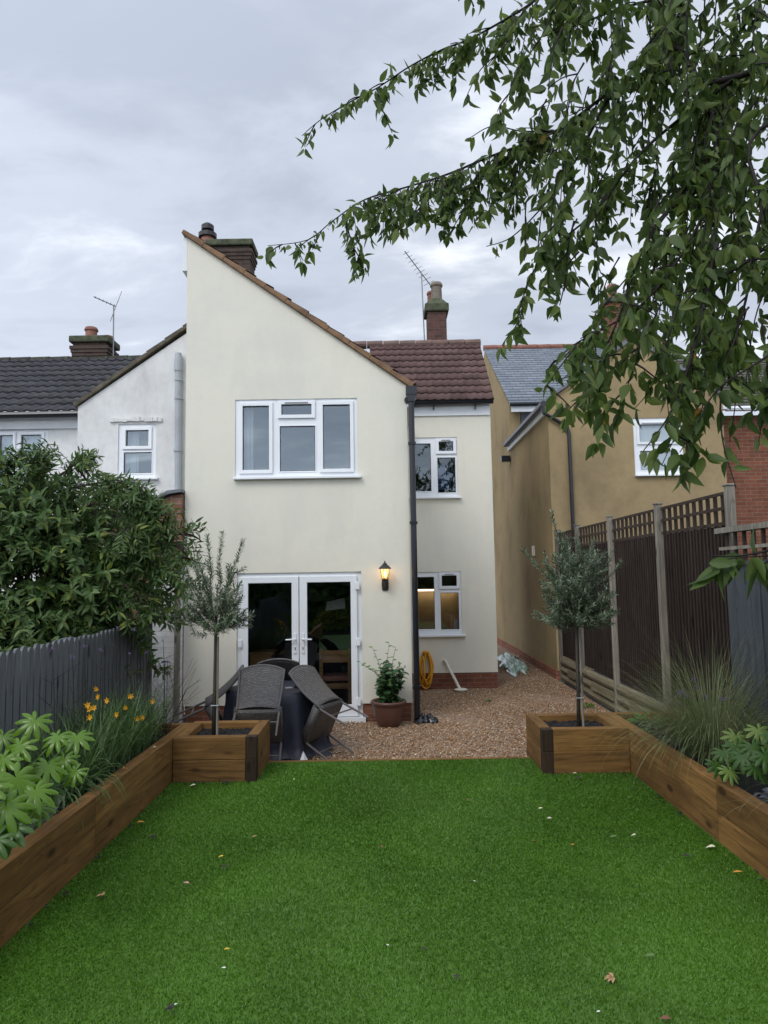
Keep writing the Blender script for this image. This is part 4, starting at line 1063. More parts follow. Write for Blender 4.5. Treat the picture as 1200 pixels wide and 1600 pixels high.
MB().box(-.05, .03, -.01, .01, 0, .014, Matrix.Translation(TC + Vector((.2, -.16, .736))) @ Matrix.Rotation(.3, 4, 'Z')).build('lighter', M['paper'], at_)

# potted shrub
PP = Vector((.02, 9.82, -.17))
pt = thing('potted_shrub', 'leafy camellia shrub in a brown glazed pot by the doors', 'potted plant', PP)
MB().lathe([(0, 0), (.145, 0), (.155, .01), (.2, .13), (.222, .24), (.22, .275), (.245, .29), (.25, .315), (.235, .33), (.21, .325), (.2, .29), (0, .285)], PP, 36).build('pot', M['pot_glaze'], pt, smooth=True)
MB().lathe([(0, .296), (.203, .292)], PP, 24).build('soil', M['soil'], pt)
its = []; stm = MB()
for i in range(46):
    a = rnd.uniform(0, 6.28); r = rnd.uniform(.02, .2); h = rnd.uniform(.2, .56)
    b0 = PP + Vector((r*.4*math.cos(a), r*.4*math.sin(a), .28)); tp = PP + Vector((r*1.15*math.cos(a), r*1.15*math.sin(a), .3+h))
    mid = (b0+tp)/2 + Vector((.03*math.cos(a), .03*math.sin(a), .02)); stm.tube([b0, mid, tp], [.005, .004, .002], 5)
    for k_ in range(11):
        f = .15+.85*k_/10; p = b0.lerp(mid, min(1, f*2)) if f < .5 else mid.lerp(tp, f*2-1)
        d = Vector((math.cos(a+k_*2.4), math.sin(a+k_*2.4), rnd.uniform(-.5, .5)))
        its.append((p, d, Vector((0, -.3, 1))+rv(.5), rnd.uniform(.07, .1), rnd.uniform(.05, .068)))
lit = []
for (px_, py_) in ((582, 1012), (570, 1040), (563, 1035), (608, 1005), (618, 1012)):
    tp = at(px_, py_, 9.75); b0 = PP + Vector((rnd.uniform(-.08, .08), 0, .5)); mid = (b0+tp)/2 + Vector((0, 0, .05)); stm.tube([b0, mid, tp], [.004, .003, .002], 5)
    for k_ in range(8):
        f = .3+.7*k_/7; p = b0.lerp(mid, min(1, f*2)) if f < .5 else mid.lerp(tp, f*2-1)
        lit.append((p, Vector((math.cos(k_*2.2), math.sin(k_*2.2), .2)), Vector((0, -.4, 1))+rv(.3), .06, .03))
leaves('foliage', M['pot_leaf'], pt, its, 'round'); leaves('new_shoots', M['weed'], pt, lit, 'round'); stm.build('stems', M['bark'], pt)

# hose
hs = thing('garden_hose', 'coiled yellow hose hung on the wall behind the downpipe', 'hose', (.63, RY-.08, .2))
b = MB()
for k_ in range(9):
    pts = []; wx = rnd.uniform(.065, .125); hh = rnd.uniform(.24, .33); cx_ = .70+rnd.uniform(-.02, .03); zc_ = .50-hh; yo = RY-.05-.012*k_
    for q in range(33):
        a = 2*math.pi*q/32; pts.append((cx_+wx*math.cos(a)*(1-.35*max(0, math.sin(a))), yo+.01*math.sin(a*2), zc_+hh*math.sin(a)))
    b.tube(pts, .0125, 7, False)
b.tube([(.6, RY-.16, -.1), (.68, RY-.17, .1), (.67, RY-.16, .3), (.65, RY-.14, .45)], .0125, 7)
b.build('coil', M['hose'], hs, smooth=True)
MB().tube([(.66, RY+.0, .44), (.66, RY-.18, .44), (.66, RY-.19, .48)], .01, 6).build('hook', M['dark_metal'], hs)
# plastic tube leaning on the wall
tbp = thing('plastic_tube', 'cream plastic tube leaning on the wall by the hose', 'tube', (1.25, 12.7, -.17))
MB().tube([(1.05, RY-.04, .33), (1.28, 12.6, -.14)], .026, 12).tube([(1.04, RY-.035, .345), (1.06, RY-.05, .3)], .034, 12).build('pipe', M['tube'], tbp, smooth=False)
MB().lathe([(0, 0), (.11, 0), (.12, .02), (.08, .035), (0, .04)], (1.3, 12.58, -.17), 20).build('foot', M['tube'], tbp)
# crumpled plastics
def crumple(name, mat, loc, sx, sy, h, n, label, cat, seed, rot=0):
    r_ = random.Random(seed); V = []; 
    for j in range(n+1):
        for i in range(n+1):
            u, v = i/n*2-1, j/n*2-1; e_ = max(0, 1-(abs(u)**4)) * max(0, 1-(abs(v)**4)) * (.55+.45*math.sin(u*7+seed+2*math.sin(v*5))*math.cos(v*9+u*3))
            x = u*sx*(1+.25*math.sin(v*5+seed)) + r_.uniform(-.015, .015)*sx; y = v*sy*(1+.3*math.sin(u*4+seed)) + r_.uniform(-.03, .03)*sy
            z = h*max(0, e_)*(.8+.2*r_.random())
            V.append((loc[0]+x*math.cos(rot)-y*math.sin(rot), loc[1]+x*math.sin(rot)+y*math.cos(rot), loc[2]+z))
    T = [(j*(n+1)+i, j*(n+1)+i+1, (j+1)*(n+1)+i+1, (j+1)*(n+1)+i) for j in range(n) for i in range(n)]
    return tag(npmesh(name, V, T, mat, None, loc), label, cat)
crumple('plastic_sheet', M['sheet'], (2.8, 16.0, -.165), .24, 1.5, .2, 34, 'crumpled pale green plastic sheeting in the side passage', 'sheeting', 3, R(-6))
crumple('polythene_bag', M['bin_bag'], (.54, 10.02, -.17), .14, .11, .13, 18, 'crumpled black polythene at the foot of the downpipe', 'bag', 5)
tag(MB().add([(-.96, 7.5, -.17), (-.84, 7.46, -.17), (-.78, 7.6, -.17), (-.88, 7.52, .05), (-.93, 7.6, -.17)], [(0, 1, 3), (1, 2, 3), (2, 4, 3), (4, 0, 3)]).build('paper_bag', M['paper'], None, (-.9, 7.5, -.17)), 'white crumpled bag just beyond the lawn edge by the chairs', 'bag')
tag(leaves('gravel_weed', M['weed'], None, [(gr(763+rnd.uniform(-5, 5), 1096, -.17), Vector((rnd.uniform(-1, 1), rnd.uniform(-1, 1), .6)), Vector((0, 0, 1)), .05, .02) for _ in range(22)], loc=gr(763, 1096, -.17)), 'small green weed growing in the middle of the gravel', 'weed')
tag(leaves('gravel_weed', M['weed'], None, [(gr(918+rnd.uniform(-9, 9), 1104+rnd.uniform(-3, 3), -.16), Vector((rnd.uniform(-1, 1), rnd.uniform(-1, 1), .8)), Vector((0, 0, 1)), .07, .03) for _ in range(40)], loc=gr(918, 1104, -.17)), 'green weed behind the right planter box by the fence', 'weed')

# ================================================================== PLANTS
def grow(p, d, ln, droop, step, lf, lw, ang, items, tubes=None, r=.004, wig=.15, pairs=True, hang=0, upb=0.0, leaf_from=.1):
    """walk a shoot, add leaves along it"""
    p = Vector(p); d = Vector(d).normalized(); n = max(2, int(ln/step)); pts = [p.copy()]; ph = rnd.uniform(0, 6.28)
    for i in range(n):
        d = (d + rv(wig*.5) + Vector((0, 0, -droop*step/max(ln, .01) + upb*step))).normalized(); p = p + d*step; pts.append(p.copy())
        if i/n < leaf_from: continue
        o = d.orthogonal().normalized(); o.rotate(Matrix.Rotation(ph + i*1.57 + rnd.uniform(-.3, .3), 3, d))
        for s_ in ((1, -1) if pairs else (1,)):
            ld = (d*math.cos(ang) + o*s_*math.sin(ang) + Vector((0, 0, -hang)) + rv(.18)).normalized()
            up = (d*.6 + Vector((0, 0, 1))*.6 + rv(.4))
            sc = rnd.uniform(.7, 1.15)
            items.append((p + ld*.004, ld, up, lf*sc, lw*sc))
    if tubes is not None: tubes.tube(pts[::max(1, n//5)] + [pts[-1]], [r*(1-.7*i/len(pts)) for i in range(len(pts[::max(1, n//5)])+1)], 4, False)
    return pts
# olives
def olive(label, base, hgt, rx, cz0, cz1, nsh, dens, seed):
    global rnd
    rnd = random.Random(seed)
    t = thing('olive_tree', label, 'olive tree', base, group='standard olive trees in the planters'); base = Vector(base)
    c0 = base + Vector((.015, 0, hgt))
    tk = MB().tube([base, base + Vector((.01, 0, hgt*.5)), c0, c0 + Vector((.0, 0, .25))], [.021, .017, .015, .007], 8)
    tk.build('trunk', M['bark'], t, smooth=True)
    MB().tube([base + Vector((.04, -.02, 0)), base + Vector((.042, -.01, hgt+.02))], .0115, 7).build('stake', M['post_wood'], t)
    MB().tube([base + Vector((-.02, -.03, hgt*.31)), base + Vector((.05, -.035, hgt*.31)), base + Vector((.06, 0, hgt*.31))], .006, 5).build('tie', M['greypvc'], t)
    it = []; tb_ = MB()
    for i in range(nsh):
        a = rnd.uniform(0, 6.28); el = rnd.uniform(-.15, 1.5); 
        d = Vector((math.cos(a)*math.cos(el), math.sin(a)*math.cos(el), math.sin(el)))
        H_ = (cz1-cz0)*.86; lim = (.62+.4*rnd.random()**1.3)/math.sqrt((math.cos(el)/rx)**2 + (math.sin(el)/H_)**2)
        st_ = c0 + Vector((0, 0, rnd.uniform(0, .16))) + d*.03
        grow(st_, d, lim, -.3 if el > .2 else -.45, .0115, .052, .0135, .8, it, tb_, .0018, .16, True, 0, 0, .16)
    for i in range(int(nsh*dens)):       # inner fill, dense low
        a = rnd.uniform(0, 6.28); r = rx*.72*math.sqrt(rnd.random()); z = rnd.uniform(.02, .5)**1.15*(cz1-cz0)*1.1
        p = c0 + Vector((r*math.cos(a)*(1-.35*z), r*math.sin(a)*(1-.35*z), z))
        grow(p, Vector((math.cos(a)*.5, math.sin(a)*.5, .8))+rv(.5), .14, -.2, .0125, .05, .0125, .85, it, tb_, .0012, .3)
    leaves('crown', M['olive_leaf'], t, it, 'lance', .15); tb_.build('twigs', M['bark'], t)
    return t
olive('thinner olive tree with tall spiky top in the left planter', (-1.69, 7.0, .335), .93, .34, .0, 1.32, 54, 1.3, 21)
olive('fuller olive tree with rounded crown in the right planter', (1.885, 7.1, .335), .93, .42, .0, 1.38, 84, 2.3, 5)
rnd = random.Random(99)

# buddleia
bd = thing('buddleia_bush', 'huge leafy buddleia with brown spent flower spikes over the fence', 'bush', (-4.0, 7.6, -.2))
it = []; tb_ = MB(); ctr = Vector((-4.3, 7.8, 1.75))
stems = []
for i in range(12):
    a = rnd.uniform(0, 6.28); s0 = Vector((-4.1+.3*math.cos(a), 7.7+.25*math.sin(a), -.2)); s1 = ctr + Vector((1.2*math.cos(a), .6*math.sin(a), rnd.uniform(-.3, .8)))
    tb_.tube([s0, s0.lerp(s1, .5)+Vector((0, 0, .3)), s1], [.035, .025, .014], 6)
SPK = []
def spike(p, d, ln):
    spk = MB(); SPK.append(spk)
    d = Vector(d).normalized(); pts = []; rr = []
    for k_ in range(11):
        pts.append(p.copy()); rr.append(.017*(1-.75*(k_/10)**1.5)*(1+.35*math.sin(k_*3.1))); p = p + d*ln/10; d = (d + Vector((0, 0, -.09)) + rv(.03)).normalized()
    spk.tube(pts, rr, 6)
n_sh = 0
while n_sh < 1500:
    u = Vector((rnd.gauss(0, 1), rnd.gauss(0, 1), rnd.gauss(0, 1))).normalized(); q = rnd.uniform(.35, 1.0)
    rad = Vector((1.9, .95, 1.4))
    p = ctr + Vector((u.x*rad.x, u.y*rad.y, u.z*rad.z))*q
    if p.z < .5 or u.y > .75: continue
    if (p.x > -2.75 and p.z < 1.3) or p.x > -2.45: continue
    if p.z > 2.86 - max(0, (p.x+3.5))*.6: continue
    d = u + Vector((.15, -.2, .35)) + rv(.35)
    pts = grow(p, d, rnd.uniform(.28, .5), rnd.uniform(.2, .8),   .034, .115, .041, .95, it, tb_ if n_sh % 3 == 0 else None, .005, .2, True, .12)
    if rnd.random() < .06 and u.z > -.25: spike(pts[-1], (pts[-1]-pts[-2])+Vector((.01, 0, -.0)), rnd.uniform(.12, .24))
    n_sh += 1
for _ in range(520):
    p = Vector((rnd.uniform(-4.8, -2.95), rnd.uniform(7.0, 8.0), rnd.uniform(1.1, 2.95)))
    if p.z > 2.72 - max(0, (p.x+3.5))*.75: continue
    grow(p, Vector((.2, -.4, .4))+rv(.7), rnd.uniform(.25, .4), .5, .034, .115, .042, .95, it, None, .005, .2, True, .12)
# arching limbs over the fence towards the house
for (px_, py_, dd, qx, qy) in ((150, 740, 7.2, 245, 790), (140, 800, 7.3, 300, 850), (160, 850, 7.2, 290, 905), (120, 760, 7.2, 225, 745), (100, 720, 7.3, 120, 700), (60, 740, 7.2, 60, 695),
                               (150, 880, 7.2, 240, 870), (170, 860, 7.3, 315, 835), (120, 900, 7.2, 210, 900), (200, 800, 7.2, 275, 815), (120, 860, 7.1, 200, 930), (160, 830, 7.2, 270, 885), (190, 830, 7.1, 235, 840), (30, 760, 7.2, 20, 700), (180, 770, 7.1, 215, 770)):
    a0, a1 = at(px_, py_+(25 if qx < 220 else 0), dd), at(qx-(26 if qx > 220 else 0), qy+(32 if qx < 230 else 0), dd); mid = (a0+a1)/2 + Vector((0, 0, .1))
    tb_.tube([a0, mid, a1], [.012, .009, .005], 5)
    for k_ in range(11):
        f = k_/10; p = a0.lerp(mid, f*2) if f < .5 else mid.lerp(a1, f*2-1)
        for _ in range(2):
            pts = grow(p, (a1-a0).normalized()*.7 + rv(.6) + Vector((0, -.1, .15)), rnd.uniform(.18, .32), .6, .03, .1, .025, .9, it, tb_, .004, .2, True, .2)
    if rnd.random() < .9: spike(Vector(a1), (a1-mid), rnd.uniform(.16, .26))
leaves('foliage', M['buddleia_leaf'], bd, it, 'lance', .3); [q.build('flower_spike', M['buddleia_spike'], bd) for q in SPK[:90]]; tb_.build('stems', M['bark'], bd)
# low growth behind the picket fence
it = []
tag_lo = thing('hedge_plant', 'dark green undergrowth filling the gap under the buddleia', 'shrub', (-3.6, 6.5, 0))
for _ in range(260):
    p = Vector((rnd.uniform(-4.6, -3.0), rnd.uniform(5.0, 8.6), rnd.uniform(.6, 1.55)))
    grow(p, Vector((.4, -.3, .6))+rv(.5), .3, .4, .03, .09, .028, .9, it, None, .004, .2, True, .1)
leaves('foliage', M['buddleia_leaf'], tag_lo, it, 'lance', .3)

# fatsia (left, bright) and variegated fatsia (right)
def palm_mesh(name, mat, parent, items, lobes=9):
    V = []; T = []
    for (p, f, size) in items:
        p = Vector(p); f = Vector(f).normalized(); dn = Vector((0, 0, -1)); a = (dn - f*f.dot(dn))
        a = a.normalized() if a.length > .15 else f.orthogonal().normalized()
        a.rotate(Matrix.Rotation(rnd.uniform(-.5, .5), 3, f)); b_ = f.cross(a); i0 = len(V)
        def pt(an, r, h):
            q = p + (a*math.cos(an) + b_*math.sin(an))*r*size + f*(h - .32*r*r)*size; V.append(tuple(q))
        pt(0, 0, .0); hw = math.pi*.9/lobes
        for k_ in range(lobes):
            an = (k_-(lobes-1)/2)*2*hw; sc = (1-.38*abs(k_-(lobes-1)/2)/(lobes/2))*rnd.uniform(.92, 1.05); dr = rnd.uniform(-.04, .02)
            pt(an-hw, .34*sc, -.01); pt(an-hw*.72, .66*sc, -.03+dr); pt(an-hw*.42, .86*sc, -.03+dr); pt(an, 1.02*sc, -.02+dr*2)
            pt(an+hw*.42, .86*sc, -.03+dr); pt(an+hw*.72, .66*sc, -.03+dr); pt(an+hw, .34*sc, -.01); pt(an, .62*sc, .06)
            b0 = i0+1+8*k_; m = b0+7
            T.extend([(i0, b0, m), (b0, b0+1, m), (b0+1, b0+2, m), (b0+2, b0+3, m), (b0+3, b0+4, m), (b0+4, b0+5, m), (b0+5, b0+6, m), (b0+6, i0, m)])
    return npmesh(name, V, T, mat, parent)
def fatsia(label, name, cpts, mats, stem_base, size):
    t = thing(name, label, 'plant', stem_base); sb = Vector(stem_base)
    groups = [[] for _ in mats]; tbm = MB()
    for (p, fc, sz, mi) in cpts:
        p = Vector(p); groups[mi].append((p, fc, sz*size)); tbm.tube([sb + rv(.05)*Vector((1, 1, 0)).length, (sb+p)/2 + Vector((0, 0, .05)), p - Vector(fc).normalized()*.01], [.008, .006, .004], 5)
    for g_, m_ in zip(groups, mats):
        for q in g_: palm_mesh('leaf', M[m_], t, [q])
    tbm.build('stems', M['weed'], t)
cp = []
for (x, y, d, s_, m_) in ((55, 1125, 4.4, 1.0, 0), (90, 1150, 4.3, .8, 0), (30, 1165, 4.1, 1.0, 0), (120, 1150, 4.6, .9, 0), (25, 1215, 3.7, 1.25, 0), (75, 1195, 4.2, 1.0, 0), (118, 1205, 4.3, .7, 0),
                       (5, 1185, 4.0, 1.0, 0), (55, 1235, 3.7, .9, 0), (10, 1260, 3.5, 1.0, 0), (60, 1262, 3.8, .7, 0), (100, 1185, 4.5, .8, 0), (-20, 1230, 3.5, 1.2, 0), (20, 1290, 3.5, .9, 1), (-5, 1310, 3.4, .9, 1),
                       (50, 1210, 4.2, .9, 1), (30, 1240, 4.0, 1, 1), (80, 1230, 4.3, .9, 1), (5, 1150, 4.5, .8, 0)):
    cp.append((at(x, y, d), Vector((rnd.uniform(-.25, .45), -.62, .75)) + rv(.15), s_, m_))
fatsia('large bright green fatsia with hand shaped leaves in left bed', 'fatsia_plant', cp, ['fatsia_leaf', 'fatsia_dark'], (-2.38, 4.1, .33), .15)
cp = []
for (x, y, d, s_, m_) in ((1150, 1150, 5.2, 1, 0), (1185, 1140, 5.0, 1, 0), (1130, 1175, 5.1, .9, 1), (1175, 1165, 4.9, .9, 1), (1120, 1195, 5.0, .9, 1), (1160, 1180, 4.9, 1, 1), (1195, 1180, 4.7, 1, 1), (1140, 1205, 4.9, .8, 0), (1210, 1150, 4.8, 1, 1), (1180, 1200, 4.8, .8, 1), (1230, 1170, 4.6, 1, 0), (1150, 1165, 5.1, 1, 1)):
    cp.append((at(x, y, d), Vector((rnd.uniform(-.5, .2), -.6, .75)) + rv(.2), s_, m_))
fatsia('variegated fatsia with cream edged leaves in right bed', 'variegated_fatsia', cp, ['fatsia_var', 'fatsia_dark'], (2.72, 4.95, .33), .13)
# silver santolina
it = []; base = Vector((-2.27, 4.45, .33))
for _ in range(300):
    a = rnd.uniform(0, 6.28); r = .2*math.sqrt(rnd.random()); p = base + Vector((r*.75*math.cos(a), r*1.6*math.sin(a), 0))
    grow(p, Vector((math.cos(a)*.5+.05, math.sin(a)*.6, 1))+rv(.2), rnd.uniform(.13, .24), 0, .011, .016, .0045, .7, it, None, .002, .15)
sn = thing('silver_shrub', 'low silvery feathery shrub beside the fatsia in left bed', 'shrub', base); leaves('foliage', M['santolina'], sn, it, 'simple', .1)
# orange day-lily / crocosmia clump
cb = Vector((-2.38, 5.75, .33)); cr = thing('crocosmia_clump', 'grassy clump with orange star flowers in left bed', 'flower', cb)
bl = []
for _ in range(1250):
    p = cb + Vector((rnd.uniform(-.24, .24), rnd.uniform(-.8, 1.15), 0)); a = rnd.uniform(0, 6.28)
    bl.append((p, Vector((.5*math.cos(a), .5*math.sin(a), 1)), rnd.uniform(.35, .8), rnd.uniform(.007, .014), rnd.uniform(.2, 1.5)))
for _ in range(110):
    p = cb + Vector((rnd.uniform(-.05, .2), rnd.uniform(-.85, -.35), 0)); a = rnd.uniform(-1.5, 1.5)
    bl.append((p, Vector((.7*math.cos(a), .7*math.sin(a)-.2, .9)), rnd.uniform(.3, .55), .016, rnd.uniform(1.5, 2.6)))
blades('blades', M['strap'], cr, bl, 6)
fst = MB()
for (x, y, d) in ((152, 1076, 5.6), (154, 1089, 5.5), (137, 1102, 5.3), (141, 1108, 5.3), (141, 1121, 5.2), (168, 1095, 5.5), (204, 1088, 5.9), (183, 1116, 5.5), (197, 1105, 5.8), (215, 1123, 5.9), (224, 1120, 6.0), (239, 1096, 6.4), (147, 1106, 5.4)):
    p = at(x, y, d); fst.tube([Vector((p.x+rnd.uniform(-.05, .05), p.y+.1, .35)), p + Vector((0, .05, -.1)), p], [.003, .0025, .002], 4)
    fc = Vector((rnd.uniform(-.5, .5), -1, rnd.uniform(-.3, .5))).normalized(); pe = []
    for k_ in range(6):
        a = fc.orthogonal().normalized(); a.rotate(Matrix.Rotation(k_*math.pi/3, 3, fc)); pe.append((p, a + fc*.35, fc, rnd.uniform(.026, .034), .012))
    leaves('flower_head', M['orange'], cr, pe, 'simple', -.1)
fst.build('flower_stems', M['strap'], cr)
# tall wispy verbena beside the crocosmia and in front of the painted wall
vb = Vector((-2.45, 6.6, .33)); vt = thing('verbena_plant', 'tall wiry verbena with tiny purple heads by the picket fence', 'flower', vb); s = MB(); hd = []
for (x, y, d) in ((113, 1027, 5.3), (158, 1015, 5.6), (185, 980, 6.3), (208, 983, 6.5), (82, 1015, 5.2), (203, 1019, 6.3), (228, 1019, 6.5), (255, 1000, 6.9), (262, 1032, 6.9), (258, 1035, 6.8), (310, 1064, 6.9), (131, 1010, 5.4)):
    p = at(x, y, d); b0 = Vector((min(-2.15, max(-2.6, p.x)), min(7.1, p.y+.1), .34)); s.tube([b0, b0.lerp(p, .6)+Vector((0, 0, .12)), p], [.0035, .003, .002], 4)
    for _ in range(10): hd.append((p + rv(.014), rv(1), rv(1), .012, .008))
    for _ in range(3):
        q = b0.lerp(p, rnd.uniform(.4, .85)); s.tube([q, q + Vector((rnd.uniform(-.15, .2), rnd.uniform(-.1, .1), rnd.uniform(.03, .15)))], [.002, .0012], 4)
for _ in range(46):
    b0 = Vector((rnd.uniform(-2.5, -2.15), rnd.uniform(6.5, 7.1), .34)); s.tube([b0, b0 + Vector((rnd.uniform(-.05, .25), 0, rnd.uniform(.2, .3))), b0 + Vector((rnd.uniform(-.1, .5), rnd.uniform(-.2, .2), rnd.uniform(.3, .75)))], [.002, .0018, .001], 4)
s.build('stems', M['buddleia_spike'], vt)
for i in range(0, len(hd), 10): leaves('flower_head', M['purple'], vt, hd[i:i+10], 'simple')
bl = [(vb + Vector((rnd.uniform(-.2, .3), rnd.uniform(-.3, .5), 0)), Vector((rnd.uniform(-.5, .5), rnd.uniform(-.5, .5), 1)), rnd.uniform(.2, .5), .008, rnd.uniform(.3, 1)) for _ in range(90)]
blades('blades', M['strap'], vt, bl, 5)
# ornamental grass (right)
gb = Vector((2.7, 6.0, .33)); og = thing('ornamental_grass', 'big fountain of wispy fountain grass in right bed', 'grass clump', gb); bl = []
for _ in range(1900):
    a = rnd.uniform(0, 6.28); r = .2*math.sqrt(rnd.random()); sp = rnd.uniform(.1, 1.25)
    bl.append((gb + Vector((r*math.cos(a), r*1.5*math.sin(a), 0)), Vector((sp*math.cos(a)-.05, sp*math.sin(a)-.05, 1)), rnd.uniform(.4, 1.2), rnd.uniform(.003, .006), rnd.uniform(.4, 1.9)))
blades('blades', M['grasses'], og, bl, 8)
pl_ = []
for _ in range(26):
    a = rnd.uniform(0, 6.28); p = gb + Vector((.42*math.cos(a)*rnd.uniform(.4, 1), .42*math.sin(a)*rnd.uniform(.4, 1), rnd.uniform(.2, .5)))
    for k_ in range(40): pl_.append((p + Vector((math.cos(a)*.002*k_, math.sin(a)*.002*k_, .0005*k_)), rv(1) + Vector((math.cos(a), math.sin(a), 0)), rv(1), .018, .0025))
leaves('plumes', M['plume'], og, pl_, 'simple')
g2 = Vector((2.65, 4.35, .33)); o2 = thing('wispy_grass', 'small wispy grass arching over the right bed sleepers', 'grass clump', g2)
bl = [(g2 + Vector((rnd.uniform(-.12, .12), rnd.uniform(-.2, .2), 0)), Vector((rnd.uniform(-1.1, .5), rnd.uniform(-.7, .7), rnd.uniform(.5, 1))), rnd.uniform(.3, .7), .0045, rnd.uniform(.6, 2)) for _ in range(130)]
blades('blades', M['grasses'], o2, bl, 8)
# purple flowers in the grass, purple heuchera, small greens
it = []; s = MB(); sc_ = thing('scabious_plant', 'small purple flowers poking through the fountain grass', 'flower', (2.7, 5.7, .33))
for (x, y) in ((1066, 1081), (1072, 1088), (1085, 1062), (1090, 1075), (1130, 1093), (1100, 1090), (1058, 1084), (1136, 1090)):
    p = at(x, y, 5.6); s.tube([Vector((p.x, p.y, .34)), p], .002, 4)
    for _ in range(12): it.append((p + rv(.018), rv(1), rv(1), .014, .008))
[leaves('flower_head', M['purple'], sc_, it[i:i+12], 'simple') for i in range(0, len(it), 12)]; s.build('stems', M['strap'], sc_)
def mound(name, label, base, rx, ry, h, n, lf, lw, mat, kind='round'):
    t = thing(name, label, 'plant', base); it = []; base = Vector(base)
    for _ in range(n):
        a = rnd.uniform(0, 6.28); r = math.sqrt(rnd.random()); p = base + Vector((r*rx*math.cos(a), r*ry*math.sin(a), h*(1-r*r)*rnd.uniform(.4, 1)+.01))
        it.append((p, Vector((math.cos(a), math.sin(a), rnd.uniform(-.2, .5))), Vector((0, 0, 1))+rv(.4), lf*rnd.uniform(.7, 1.2), lw*rnd.uniform(.7, 1.2)))
    leaves('foliage', M[mat], t, it, kind, .3)
mound('heuchera_plant', 'purple grey leaved heuchera by the right sleeper edge', (2.55, 4.55, .33), .17, .3, .12, 150, .07, .06, 'heuchera')
mound('green_perennial', 'fresh green low perennial at the far end of right bed', (2.55, 7.0, .33), .2, .25, .16, 120, .07, .03, 'weed', 'ovate')
mound('dark_perennial', 'dark leafy plant behind the fountain grass in right bed', (3.0, 5.5, .33), .16, .5, .3, 240, .07, .035, 'fatsia_dark', 'ovate')
mound('small_green_plant', 'small green plant by the sleeper edge below the crocosmia', (-2.22, 4.95, .33), .1, .25, .12, 80, .05, .025, 'fatsia_dark', 'ovate')

# ================================================================== CHERRY TREE
ct = thing('cherry_tree', 'large cherry tree with drooping leafy branches overhanging from the right', 'tree', (3.9, 2.4, -.2))
wood = MB(); it = []
fork = Vector((3.6, 2.5, 3.6))
MB().tube([(3.9, 2.4, -.25), (3.86, 2.4, 1.2), (3.75, 2.45, 2.6), fork], [.2, .16, .14, .12], 12).build('trunk', M['cherry_bark'], ct, smooth=True)
def leaf_at(p, spread=.5, ls=1.0):
    d = Vector((rnd.gauss(0, spread), rnd.gauss(0, spread), -1 if rnd.random() < .86 else rnd.uniform(-.3, .7))); 
    ln = (rnd.uniform(.04, .075) if rnd.random() < .35 else rnd.uniform(.07, .105))*ls
    it.append((p + d.normalized()*.012, d, Vector((rnd.gauss(0, 1), rnd.gauss(0, 1), .2)), ln, ln*rnd.uniform(.35, .49)))
def twig(p, d, ln, depth=0, ls=1.0):
    p = Vector(p); d = Vector(d).normalized(); n = max(3, int(ln/.045)); pts = [p.copy()]
    for i in range(n):
        d = (d + rv(.14) + Vector((0, 0, -.14))).normalized(); p = p + d*.045; pts.append(p.copy())
        for _ in range(2 if rnd.random() < .55 else 1): leaf_at(p, .5, ls)
        if depth == 0 and rnd.random() < .12: twig(p, d + rv(.8), ln*.5, 1, ls)
    for _ in range(3): leaf_at(p, .5, ls)
    st = max(1, n//4); q = pts[::st]; wood.tube(q, [.0045*(1-.7*i/len(q)) for i in range(len(q))], 4, False)
def smooth_poly(pts, n=6):
    out_ = []
    P_ = [pts[0]] + list(pts) + [pts[-1]]
    for i in range(1, len(P_)-2):
        for k_ in range(n):
            t = k_/n; a, b_, c_, d_ = P_[i-1], P_[i], P_[i+1], P_[i+2]
            out_.append(.5*((2*b_) + (c_-a)*t + (2*a-5*b_+4*c_-d_)*t*t + (3*b_-a-3*c_+d_)*t**3))
    out_.append(pts[-1]); return out_
def branch(pix, r0, r1, tw=.55, tl=.34, lead=1.0, start=0.0, ls=1.0):
    pts = smooth_poly([at(*q) if len(q) == 3 and not isinstance(q, Vector) else q for q in pix])
    n = len(pts); wood.tube(pts, [r0 + (r1-r0)*(i/(n-1))**.5 for i in range(n)], 6)
    for i in range(1, n):
        f = i/(n-1); seg = (pts[i]-pts[i-1]); L_ = seg.length; d = seg.normalized()
        if f < start: continue
        m_ = L_/.03
        for _ in range(int(m_*lead) + (rnd.random() < (m_*lead) % 1)): leaf_at(pts[i-1].lerp(pts[i], rnd.random()), .55, ls)
        m_ = L_/.12*tw*(1 if f < .8 else .25)
        for _ in range(int(m_) + (rnd.random() < m_ % 1)):
            side = Vector((rnd.gauss(0, .7), rnd.gauss(0, .7), rnd.uniform(-.7, .25)))
            twig(pts[i-1].lerp(pts[i], rnd.random()), d*.55 + side, tl*rnd.uniform(.45, 1.25)*(1.15-.95*f), 0, ls)
